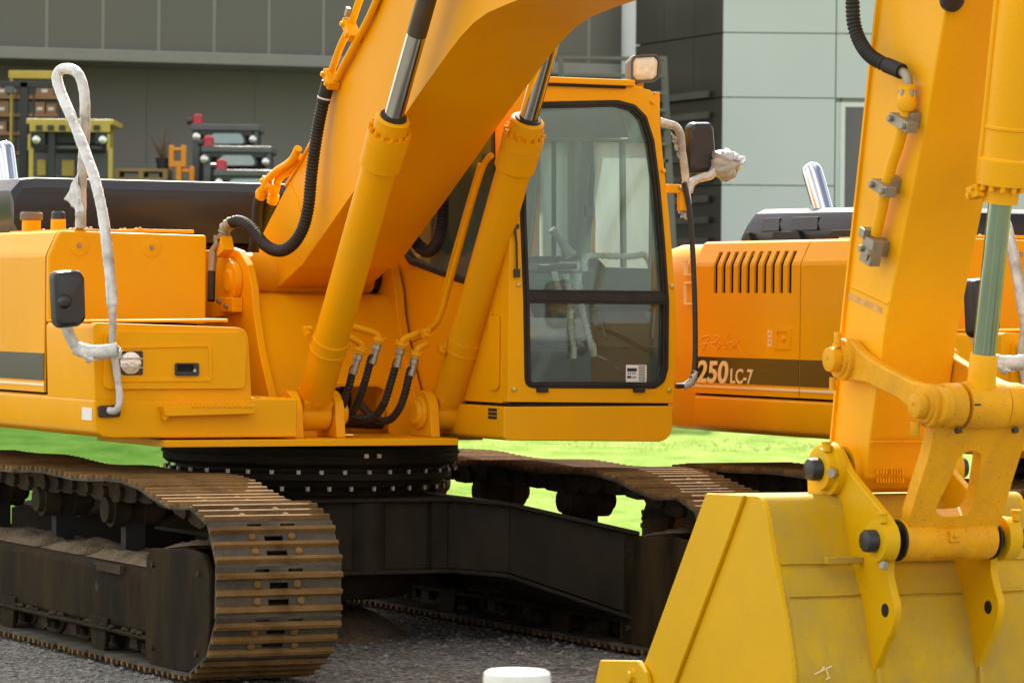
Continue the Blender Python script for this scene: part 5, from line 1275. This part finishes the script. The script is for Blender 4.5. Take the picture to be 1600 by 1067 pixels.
# wiper on the right pillar
g = G().m(PLASTIC); g.tube([pu(803, 322, 1.515), pu(804, 350, 1.515), pu(807, 380, 1.515), pu(808, 428, 1.515)], [.004, .007, .006, .006], 8); p = pu(804, 354, 1.50); g.obox(p, (.02, 0, 0), (0, .016, 0), (0, 0, .012)); p = pu(807, 427, 1.505); g.obox(p, (.014, 0, 0), (0, .014, 0), (0, 0, .020)); g.build('wiper', parent=CAB)
# work lamp
g = G().m(LAMPH)
HO_ = rpoly(P5([(985, 96), (989, 87), (1023, 85), (1030, 93), (1028, 122), (1020, 129), (991, 130), (985, 121)], 1.44), .02, 4); c = sum(HO_, V()) / len(HO_)
tw = Matrix.Rotation(R(-8), 3, 'Z')
def T(q): return c + tw @ (q - c)
g.rings([[T(c + (q - c) * .55 + V((-.13, 0, 0))) for q in HO_], [T(c + (q - c) * .80 + V((-.11, 0, 0))) for q in HO_], [T(c + (q - c) * .97 + V((-.04, 0, 0))) for q in HO_], [T(q) for q in HO_], [T(c + (q - c) * .99 + V((.018, 0, 0))) for q in HO_], [T(c + (q - c) * .86 + V((.018, 0, 0))) for q in HO_], [T(c + (q - c) * .84 + V((.006, 0, 0))) for q in HO_]])
WL = g.build('work_lamp', parent=EX, sharp=40)
g = G().m(LENS); g.rings([[T(c + (q - c) * s + V((x, 0, 0))) for q in HO_] for s, x in ((.84, .006), (.80, .012), (.5, .018), (.15, .020))]); g.m(REFL)
g.build('lamp_lens', parent=WL, sharp=0)
g = G().m(ORANGE); q = c - V((.04, 0, 0)); g.box((q.x - .015, q.y - .012, zt + .015), (q.x + .015, q.y + .012, q.z - .06)); g.m(PLASTIC); g.tube([pu(980, 130, 1.42), pu(990, 131, 1.42), q + V((0, 0, -.06))], .007, 8); g.build('lamp_bracket', parent=WL)
# left mirror, wrapped rail and bag
g = G().m(WRAP); P = cr([pu(1030, 190, 1.46), pu(1043, 194, 1.46), pu(1056, 198, 1.46), pu(1063, 210, 1.46), pu(1066, 235, 1.46), pu(1070, 265, 1.46), pu(1073, 300, 1.46), pu(1075, 330, 1.46)], 8)
g.wrap(P, .020, 12, .3); flap([pu(1050, 205, 1.46), pu(1064, 240, 1.46), pu(1062, 250, 1.46), pu(1052, 222, 1.46)]); flap([pu(1060, 322, 1.46), pu(1074, 326, 1.46), pu(1072, 345, 1.46), pu(1064, 340, 1.46)]); CRL = g.build('wrapped_rail', parent=CAB, sharp=0)
g = G().m(ORANGE); a, b = pu(1042, 288, 1.46), pu(1068, 302, 1.46); g.box((1.44, a.y, b.z), (1.47, b.y, a.z)); a, b = pu(1062, 296, 1.46), pu(1072, 330, 1.46); g.box((1.43, a.y, b.z), (1.47, b.y, a.z)); g.m(GALV); p = pu(1063, 294, 1.475); g.hexb(p, (1, 0, 0), .01, .01); g.build('rail_bracket', parent=CAB, bevel=.004)
g = G().m(PLASTIC); g.tube(cr([pu(1069, 285, 1.48), pu(1076, 320, 1.48), pu(1081, 370, 1.48), pu(1084, 430, 1.48), pu(1086, 500, 1.48), pu(1086, 560, 1.48), pu(1082, 588, 1.48), pu(1072, 601, 1.48), pu(1056, 603, 1.48)], 8), .0135, 12); g.build('entry_rail', parent=CAB)
g = G().m(WRAP); P = cr([pu(1086, 580, 1.48), pu(1080, 596, 1.48), pu(1068, 604, 1.48)], 6); g.tube(P, [.018 * (1 + random.uniform(-.15, .2)) for _ in P], 10); flap([pu(1078, 590, 1.49), pu(1088, 588, 1.49), pu(1084, 603, 1.49), pu(1068, 608, 1.49)]); g.build('film_flap', parent=CAB, sharp=0)
ML, gm, c = mirror('side_mirror', [(1079, 199), (1085, 191), (1112, 191), (1117, 197), (1122, 262), (1116, 269), (1086, 273), (1080, 264)], 1.42, EX, .06)
gm.build('mirror_glass', parent=ML); ML['label'] = 'door mirror with its arm wrapped in crumpled plastic'
g = G().m(WRAP); P = cr([pu(1076, 300, 1.44), pu(1082, 285, 1.44), pu(1095, 278, 1.44), pu(1110, 274, 1.44), pu(1122, 262, 1.44), pu(1128, 248, 1.44)], 6); g.wrap(P, .023, 12, .4)
bagp = [(1113, 246), (1120, 236), (1136, 233), (1150, 240), (1161, 247), (1160, 258), (1150, 275), (1138, 285), (1126, 280), (1114, 268)]
BPts = [pu(x, y, 1.44) for x, y in bagp]; c = sum(BPts, V()) / len(BPts)
RR = []
for s, x in ((.3, .075), (.7, .055), (.95, .02), (1.0, -.02), (.85, -.06), (.35, -.08)): RR.append([c + (q - c) * s * random.uniform(.86, 1.10) + V((x + random.uniform(-.018, .018), 0, 0)) for q in cr(BPts, 4, True)])
g.rings(RR); g.build('crumpled_film', parent=ML, sharp=0)
# ================================================================== SECOND EXCAVATOR (same make, parked alongside to the right)
SKIP = {HOOD, EXH}
EX2 = copy_tree(EX, None, SKIP); EX2.location = O2
tag(EX2, 'orange excavator parked behind the bucket arm, its vented side lettered 250LC-7', 'excavator', 'orange crawler excavators')
g = G().m(GLOSSBLK)
prof = [(-2.16, 2.055), (-2.15, 2.12), (-2.09, 2.225), (-2.03, 2.245), (-.80, 2.235), (-.73, 2.21), (-.68, 2.13), (-.67, 2.055)]
g.rings([[V((-1.42 + (u + 1.42) * s, v, 2.055 + (z - 2.055) * h)) for u, z in prof] for v, s, h in ((-1.14, .985, .55), (-1.115, .99, .85), (-1.06, 1, .98), (-.95, 1, 1), (1.0, 1, 1), (1.1, .985, .9))])
for a, b in ((-2.10, -1.98), (-1.80, -1.45), (-1.20, -.78)):
    g.prism(rpoly([V((a, -1.165, 2.055)), V((a + .05, -1.165, 2.115)), V((b - .05, -1.165, 2.115)), V((b, -1.165, 2.055))], .01), (0, .06, 0))
for a, b in ((-1.93, -1.72), (-1.62, -1.32)):
    g.prism(rpoly([V((a, -1.15, 2.12)), V((a + .02, -1.135, 2.19)), V((b - .02, -1.135, 2.19)), V((b, -1.15, 2.12))], .01), (0, .06, 0))
h2 = g.build('engine_hood', parent=EX2, bevel=.016, seg=3)
base = pv(1288, 326, -.95, O2); base.z -= .03
exhaust(base, .27, -.15).build('exhaust_pipe', parent=EX2)

# ================================================================== BUILDINGS AND YARD
FAC = mat('dark_facade_panel', (.128, .122, .100), .55, var=.06, scale=.5, spec=.4)
FAC2 = mat('recessed_wall', (.235, .225, .190), .7, var=.10, scale=.7)
LEDGE = mat('ledge_metal', (.22, .215, .185), .5, var=.06)
WALLW = mat('white_cladding', (.49, .525, .535), .55, var=.04, scale=.6, bump=.02, bscale=3)
COLW = mat('white_column', (.60, .62, .60), .45, var=.04)
GLDK = mat('dark_glass_cladding', (.045, .043, .033), .22, var=.15, scale=.8, spec=.6, bump=.03, bscale=1.2)
FRAMEW = mat('window_frame', (.62, .64, .62), .5, var=.04)
GLASSB = mat('building_glass', (.030, .032, .024), .06, var=.3, scale=1.5, spec=.8)
STAIRM = mat('galvanised_stair', (.13, .13, .11), .5, var=.1, metal=.2)
DKREFL = mat('stair_reflection_tone', (.075, .073, .058), .45, var=.2)
YELF = mat('forklift_yellow', (.50, .37, .06), .45, var=.1)
DKF = mat('forklift_dark', (.030, .030, .030), .45, var=.15)
GRYF = mat('forklift_grey', (.10, .105, .105), .5, var=.15)
REDL = mat('red_beacon', (.42, .025, .03), .3, var=.1)
CARD = mat('cardboard', (.34, .19, .085), .8, var=.2, scale=2)
WOOD = mat('pallet_wood', (.38, .26, .11), .8, var=.2)
ORF = mat('orange_steel', (.70, .25, .012), .45, var=.1)
TEAL = mat('cab_glass_pale', (.35, .45, .42), .1, var=.1)
FA = R(17); FP = at(250, 300, 61); FN = V((math.sin(FA), -math.cos(FA), 0)); FD = V((math.cos(FA), math.sin(FA), 0))
def fw(x, y, back=0.0):
    d = ray(x, y); c = V((0, 0, CAM_H)); p0 = FP - FN * back; return c + d * ((p0 - c).dot(FN) / d.dot(FN))
FB = empty('warehouse', fw(300, 420), FA, 'long dark grey warehouse with vertical wall panels over a recessed loading bay', 'building')
FBi = Matrix.Translation(FB.location) @ Matrix.Rotation(FA, 4, 'Z'); FBi = FBi.inverted()
def lw_(p): return FBi @ p
s0 = (fw(161, 60) - fw(73, 60)).length
g = G().m(FAC)
x0 = lw_(fw(73, 60)).x; zl = lw_(fw(250, 92)).z; k0, k1 = -14, 12
for k in range(k0, k1):
    a = x0 + k * s0; g.box((a + .028, 0, zl + .10), (a + s0 - .028, .12, zl + 1.6))
g.build('wall_panel', parent=FB, bevel=.012)
g = G().m(LEDGE); 
for k in range(k0, k1 + 1): a = x0 + k * s0; g.box((a - .05, .015, zl + .1), (a + .05, .14, zl + 1.6))
g.build('panel_joint', parent=FB)
g = G().m(LEDGE); g.box((x0 + k0 * s0, -.35, zl - .09), (x0 + k1 * s0, 1.5, zl + .10)); g.build('ledge', parent=FB, bevel=.02)
g = G().m(FAC2); g.box((x0 + k0 * s0, 1.3, -2.5), (x0 + k1 * s0, 1.5, zl - .09)); g.m(LEDGE)
for k in range(k0, k1, 2): a = x0 + k * s0 + .1; g.box((a - .015, 1.285, -2.5), (a + .015, 1.31, zl - .09))
g.build('bay_wall', parent=FB)
g = G().m(COLW); a, b = lw_(fw(957, 100)), lw_(fw(1006, 100)); r = (b.x - a.x) / 2; g.cyl(((a.x + b.x) / 2, -.5, -2.5), ((a.x + b.x) / 2, -.5, zl + 1.6), r, n=40); g.build('column', parent=FB)
# white clad wing
WX = at(1130, 300, 58); 
WB = empty('office_wing', V((WX.x, 58, 0)), 0, 'white panelled office wing with a dark glossy side wall and a tall window', 'building')
def wl(x, y, dy=0.0): return at(x, y, 58 + dy) - WB.location
g = G().m(WALLW); jx = [wl(1130, 0).x, wl(1304, 300).x, wl(1304, 300).x + 1.9, wl(1304, 300).x + 3.8, wl(1304, 300).x + 5.7, wl(1304, 300).x + 9.5, wl(1304, 300).x + 13]
zs = [0, wl(1200, 430).z, wl(1200, 290).z, wl(1200, 153).z, wl(1200, 52).z, wl(1200, 52).z + 1.1]
wx0, wx1, wz0, wz1 = wl(1312, 300).x, wl(1400, 300).x, wl(1300, 395).z, wl(1300, 160).z
for i in range(len(jx) - 1):
    for j in range(len(zs) - 1):
        a, b, c, d = jx[i] + .008, jx[i + 1] - .008, zs[j] + .008, zs[j + 1] - .008
        if i == 1 and wz0 < (c + d) / 2 < wz1 - .2: continue
        g.box((a, 0, c), (b, .06, d))
g.m(WALLW); g.box((jx[1] + .008, .0, wz0 - 1.2), (wx0, .06, wz1)); g.box((wx1, 0, wz0 - 1.2), (jx[2] - .008, .06, wz1)); g.build('wall_panel', parent=WB, bevel=.004)
g = G().m(LEDGE); g.box((jx[0] + .02, .05, 0), (wx0 + .02, .09, zs[-1])); g.box((wx1 - .02, .05, 0), (jx[-1], .09, zs[-1])); g.box((wx0, .05, wz1), (wx1, .09, zs[-1])); g.box((wx0, .05, 0), (wx1, .09, wz0)); g.build('backing_wall', parent=WB)
g = G().m(FRAMEW); o_ = [V((wx0, .0, wz0)), V((wx1, 0, wz0)), V((wx1, 0, wz1)), V((wx0, 0, wz1))]; i_ = [V((wx0 + .07, 0, wz0 + .07)), V((wx1 - .07, 0, wz0 + .07)), V((wx1 - .07, 0, wz1 - .07)), V((wx0 + .07, 0, wz1 - .07))]
g.frame([q + V((0, -.02, 0)) for q in o_], [q + V((0, -.02, 0)) for q in i_], (0, .12, 0)); WF = g.build('window', parent=WB)
g = G().m(GLASSB); g.prism([q + V((0, .06, 0)) for q in i_], (0, .01, 0)); g.build('window_pane', parent=WF)
g = G().m(GLDK); p1 = V((-1.25, 3.1, 0)); seg = 3
for k in range(seg):
    for j in range(len(zs) - 1):
        a, b = p1 * (k / seg), p1 * ((k + 1) / seg); e = (b - a) * .006
        g.prism([a + e + V((0, 0, zs[j] + .01)), b - e + V((0, 0, zs[j] + .01)), b - e + V((0, 0, zs[j + 1] - .01)), a + e + V((0, 0, zs[j + 1] - .01))], (.05, .02, 0))
g.build('dark_side_wall', parent=WB)
g = G().m(DKREFL)  # stair reflections in the glossy cladding, built as raised lighter bands
for k in range(12):
    z = wl(1100, 150 + k * 33).z; a, b = p1 * .12, p1 * .86; nn = V((-.93, -.37, 0)) * .05
    g.prism([a + nn + V((0, 0, z)), b + nn + V((0, 0, z)), b + nn + V((0, 0, z + .10)), a + nn + V((0, 0, z + .10))], nn * .6)
g.build('stair_reflection_band', parent=WB)
g = G().m(DKF); g.prism([V((.07, .03, 0)) , p1 + V((.07, .03, 0)), p1 + V((.07, .03, zs[-1])), V((.07, .03, zs[-1]))], (.05, .02, 0)); g.build('side_wall_backing', parent=WB)
# steel stair between the buildings
ST = empty('outside_stair', at(1000, 440, 57.4), 0, 'open steel staircase with flat treads beside the white column', 'staircase')
def sl_(x, y, dy=0.0): return at(x, y, 57.4 + dy) - ST.location
g = G().m(STAIRM); g.prism([sl_(1032, 88), sl_(1042, 88), sl_(1062, 480), sl_(1050, 480)], (0, .06, 0)); g.prism([sl_(872, 88), sl_(880, 88), sl_(884, 480), sl_(876, 480)], (0, .06, 0)); g.build('stringer', parent=ST)
for k in range(14):
    y = 92 + k * 26; g = G().m(STAIRM); a, b = sl_(880, y), sl_(1036 + k * 1.4, y + 6); g.box((a.x, .0 + .10 * k - .6, b.z), (b.x, .28 + .10 * k - .6, a.z)); g.build('tread', parent=ST)
# fork lifts and stores in the loading bay
def bx(g, x0, y0, x1, y1, Y, dep, base): a, b = at(x0, y1, Y) - base, at(x1, y0, Y) - base; g.box((a.x, 0 + (Y - base.y), a.z), (b.x, Y - base.y + dep, b.z)); return g
B1 = at(110, 424, 57); 
FL = empty('forklift', B1, 0, 'yellow forklift with two round head lamps under its slatted overhead guard', 'forklift', 'forklifts in the loading bay')
g = G().m(YELF)
for x in (43, 167): bx(g, x, 232, x + 9, 440, 57, .09, B1); bx(g, x, 210, x + 5, 236, 57, .06, B1)
for x in (43, 167): bx(g, x, 200, x + 9, 440, 58.3, .09, B1)
g.build('guard_post', parent=FL, bevel=.01)
g = G().m(YELF); bx(g, 41, 187, 177, 194, 57, 1.4, B1)
bx(g, 46, 194, 172, 206, 57, .06, B1)
FG = g.build('overhead_guard', parent=FL, bevel=.012)
g = G().m(DKF); [bx(g, 56 + k * 18, 196, 66 + k * 18, 204, 56.97, .05, B1) for k in range(6)]; g.build('guard_slot', parent=FG)
g = G().m(DKF); bx(g, 73, 205, 86, 440, 57.1, .12, B1); bx(g, 124, 215, 136, 440, 57.1, .12, B1); bx(g, 48, 207, 70, 228, 57.05, .1, B1); bx(g, 148, 206, 168, 226, 57.05, .1, B1); bx(g, 66, 206, 150, 224, 57.3, .1, B1); bx(g, 50, 207, 166, 246, 58.0, .1, B1); g.build('mast', parent=FL, bevel=.01)
g = G().m(GRYF); bx(g, 52, 240, 166, 440, 57.5, .9, B1); bx(g, 60, 228, 160, 233, 57.2, .04, B1); g.m(YELF); bx(g, 58, 250, 72, 275, 57.42, .05, B1); bx(g, 96, 250, 116, 276, 57.42, .05, B1); g.build('body', parent=FL, bevel=.02)
for x in (57, 161):
    g = G().m(REFL); p = at(x, 219, 57) - B1; g.lathe(p, p + V((0, -1, 0)), [(0, .02), (0, .06), (.03, .06), (.05, .03), (.052, .001)], 20); g.build('head_lamp', parent=FL)
for x in (60, 150):
    g = G().m(DKF); p = at(x, 405, 57.2) - B1; g.cyl(p, p + V((0, .3, 0)), .25, n=24); g.build('wheel', parent=FL)
B2 = at(50, 424, 58.4)
F2 = empty('forklift', B2, 0, 'yellow forklift with a tall dark mast standing nearest the stacked boxes', 'forklift', 'forklifts in the loading bay')
g = G().m(YELF); bx(g, 13, 111, 84, 123, 58.4, .12, B2); bx(g, 13, 123, 20, 440, 58.4, .1, B2); bx(g, 148, 205, 155, 440, 59.4, .1, B2); bx(g, 13, 123, 20, 440, 59.6, .1, B2); bx(g, 13, 111, 20, 118, 58.5, 1.2, B2); [bx(g, 22 + k * 12, 113, 28 + k * 12, 119, 58.5, 1.2, B2) for k in range(5)]; g.build('overhead_guard', parent=F2, bevel=.012)
g = G().m(DKF); bx(g, 28, 128, 44, 440, 58.2, .14, B2); bx(g, 88, 138, 95, 440, 58.2, .14, B2); bx(g, 0, 128, 88, 137, 58.2, .1, B2); bx(g, 50, 137, 54, 300, 58.2, .06, B2); g.build('mast', parent=F2, bevel=.01)
g = G().m(GRYF); bx(g, 8, 136, 22, 146, 58.1, .1, B2); g.build('head_lamp', parent=F2, bevel=.01)
g = G().m(GRYF); bx(g, 16, 250, 120, 440, 58.7, .8, B2); g.build('body', parent=F2, bevel=.02)
BR_ = at(40, 424, 60.2)
RK = empty('storage_rack', BR_, 0, 'steel storage rack holding brown cardboard boxes at the left edge', 'rack')
g = G().m(CARD)
for y in (150, 178, 207, 238, 270): bx(g, -40, y, 98, y + 4, 60.2, .7, BR_)
g.build('shelf', parent=RK)
g = G().m(DKF)
for x in (-40, 22, 95): bx(g, x, 110, x + 4, 440, 60.18, .08, BR_)
g.build('upright', parent=RK)
bl = [(-6, 12, 134, 150, 'small box at the left end of the top rack shelf'), (16, 28, 138, 150, 'short box on the top rack shelf by the mast'), (56, 84, 134, 150, 'wide box on the top rack shelf right of the mast'),
      (-8, 14, 158, 178, 'tall box at the left end of the second rack shelf'), (55, 70, 160, 178, 'square box on the second rack shelf right of the mast'), (72, 88, 163, 178, 'low box at the right end of the second rack shelf'),
      (-8, 10, 190, 207, 'box at the left end of the third rack shelf'), (55, 86, 186, 207, 'wide box on the third rack shelf')]
for x0, x1, y0, y1, lab in bl:
    p = at((x0 + x1) / 2, y1, 60.25); g = G().m(CARD); a, b = at(x0, y1 - .3, 60.25) - p, at(x1, y0, 60.25) - p; g.box((a.x, 0, a.z), (b.x, .45, b.z)); g.m(LABELW); m_ = (a.x + b.x) / 2; g.box((m_ - .05, -.003, a.z + .05), (m_ + .04, 0, a.z + .10))
    o = g.build('cardboard_box', bevel=.006); o.location = p; tag(o, 'brown cardboard ' + lab, 'box', 'cardboard boxes on the rack')
def dark_lift(x0, x1, y0, Y, lamp, labels, wn):
    base = at((x0 + x1) / 2, 424, Y); o = empty('forklift', base, 0, labels, 'forklift', 'forklifts in the loading bay')
    g = G().m(GRYF); bx(g, x0, y0, x1, y0 + 9, Y, 1.3, base); bx(g, x0 + 2, y0 + 9, x0 + 16, 430, Y + .05, .12, base); bx(g, x1 - 12, y0 + 9, x1 - 2, 430, Y + .05, .12, base); g.build('overhead_guard', parent=o, bevel=.02)
    g = G().m(DKF); bx(g, x0 + 14, y0 + 9, x1 - 10, y0 + 18, Y + .02, .1, base); bx(g, x0 + 12, y0 + 36, x1 - 8, 430, Y + .1, 1.1, base); bx(g, x0 + 4, y0 + 9.5, x1 - 3, y0 + 42, Y + .25, .9, base); g.build('body', parent=o, bevel=.02)
    g = G().m(TEAL); P = [at(*q, Y + .01) - base for q in ((wn[0] + 8, y0 + 13), (wn[1] - 8, y0 + 13), (wn[1], y0 + 30), (wn[0], y0 + 30))]; P = rpoly(P, .08); g.prism(P, (0, .02, 0)); WN = g.build('front_window', parent=o)
    g = G().m(DKF); c = sum(P, V()) / len(P); g.frame([c + (q - c) * 1.12 + V((0, -.01, 0)) for q in P], [c + (q - c) * .97 + V((0, -.01, 0)) for q in P], (0, .04, 0)); g.build('window_frame', parent=WN)
    g = G().m(REFL); p = at(lamp[0], lamp[1], Y) - base; g.lathe(p + V((0, .05, 0)), p + V((0, -1, 0)), [(0, .06), (.05, .06), (.07, .03), (.072, .001)], 18); g.build('head_lamp', parent=o)
    g = G().m(REFL); p = at(x1 - 10, lamp[1] + 4, Y) - base; g.lathe(p + V((0, .05, 0)), p + V((0, -1, 0)), [(0, .055), (.05, .055), (.07, .03), (.072, .001)], 18); g.build('head_lamp', parent=o)
    g = G().m(REDL); p = at(x0 + 12, y0 - 1, Y + .1) - base; g.lathe(p, p + V((0, 0, 1)), [(0, .09), (.03, .085), (.12, .08), (.15, .05), (.155, .001)], 20); g.m(DKF); g.cyl(p + V((-.08, 0, .04)), p + V((-.16, 0, .04)), .05); g.build('red_beacon', parent=o)
    for x in (x0 + 22, x1 - 20):
        g = G().m(DKF); p = at(x, 405, Y) - base; g.cyl(p, p + V((0, .3, 0)), .25, n=24); g.build('wheel', parent=o)
    return o
dark_lift(297, 405, 195, 58.4, (307, 214), 'dark grey forklift with a red beacon, hindmost and highest of the dark three', (323, 385))
dark_lift(314, 425, 229, 57.7, (319, 249), 'dark grey forklift with a red beacon, middle of the dark three', (338, 402))
dark_lift(334, 440, 266, 57.0, (342, 286), 'dark grey forklift with a red beacon, lowest of the dark three', (352, 425))
p = at(283, 424, 57.6); g = G().m(ORF)
for x0, y0, x1, y1 in ((263, 227, 272, 262), (282, 227, 291, 262), (270, 231, 284, 236), (270, 252, 284, 262), (273, 260, 284, 420), (294, 260, 304, 420), (284, 264, 296, 270)): bx(g, x0, y0, x1, y1, 57.6, .16, p)
o = g.build('fork_carriage', bevel=.02); o.location = p; tag(o, 'orange steel fork carriage standing beside the dark forklifts', 'carriage')
p = at(253, 424, 58.4); PL = empty('potted_shrub', p, 0, 'bare twiggy shrub in a black pot by the recessed wall', 'plant')
g = G().m(DKF); q0, q1 = at(254, 268, 58.4) - p, at(254, 247, 58.4) - p; g.lathe((q0.x, 0, q0.z), (q0.x, 0, 9), [(0, .08), (q1.z - q0.z, .11), (q1.z - q0.z, .095), (q1.z - q0.z - .03, .09)], 20); g.m(DKF); g.cyl((q0.x, 0, 0), (q0.x, 0, q0.z), .05); g.build('pot', parent=PL)
g = G().m(CAPM)
for k in range(26):
    a = q1 + V((random.uniform(-.04, .04), random.uniform(-.05, .05), 0)); e = a + V((random.uniform(-.30, .26), random.uniform(-.2, .2), random.uniform(.12, .55))); m_ = a.lerp(e, .5) + V((random.uniform(-.05, .05), 0, .05)); g.tube([a, m_, e], [.008, .006, .003], 5)
g.build('twigs', parent=PL)
p = at(215, 424, 58.0); g = G().m(WOOD)
for k in range(8): y = 264 + k * 20; bx(g, 178, y, 262, y + 4, 58.0, .8, p); [bx(g, x, y + 4, x + 8, y + 14, 58.0, .8, p) for x in (178, 216, 254)]; bx(g, 178, y + 14, 262, y + 18, 58.0, .8, p)
o = g.build('pallet_stack', bevel=.006); o.location = p; tag(o, 'stack of wooden pallets below the black plant pot', 'pallets')
# tree line and lawn edge seen in window reflections are left to the sky; the post at the bottom edge
p = at(808, 1056, 9.2); g = G().m(WHITE); r = 53 / 6000 * 9.2
g.lathe((0, 0, 0), (0, 0, 3), [(0, r * .93), (p.z - .035, r * .93), (p.z - .030, r * .99), (p.z - .004, r), (p.z + .008, r * .97), (p.z + .014, r * .86), (p.z + .016, .001)], 48)
o = g.build('marker_post'); o.location = (p.x, 9.2, 0); tag(o, 'white round-capped post, out of focus at the bottom edge of the photo', 'post')
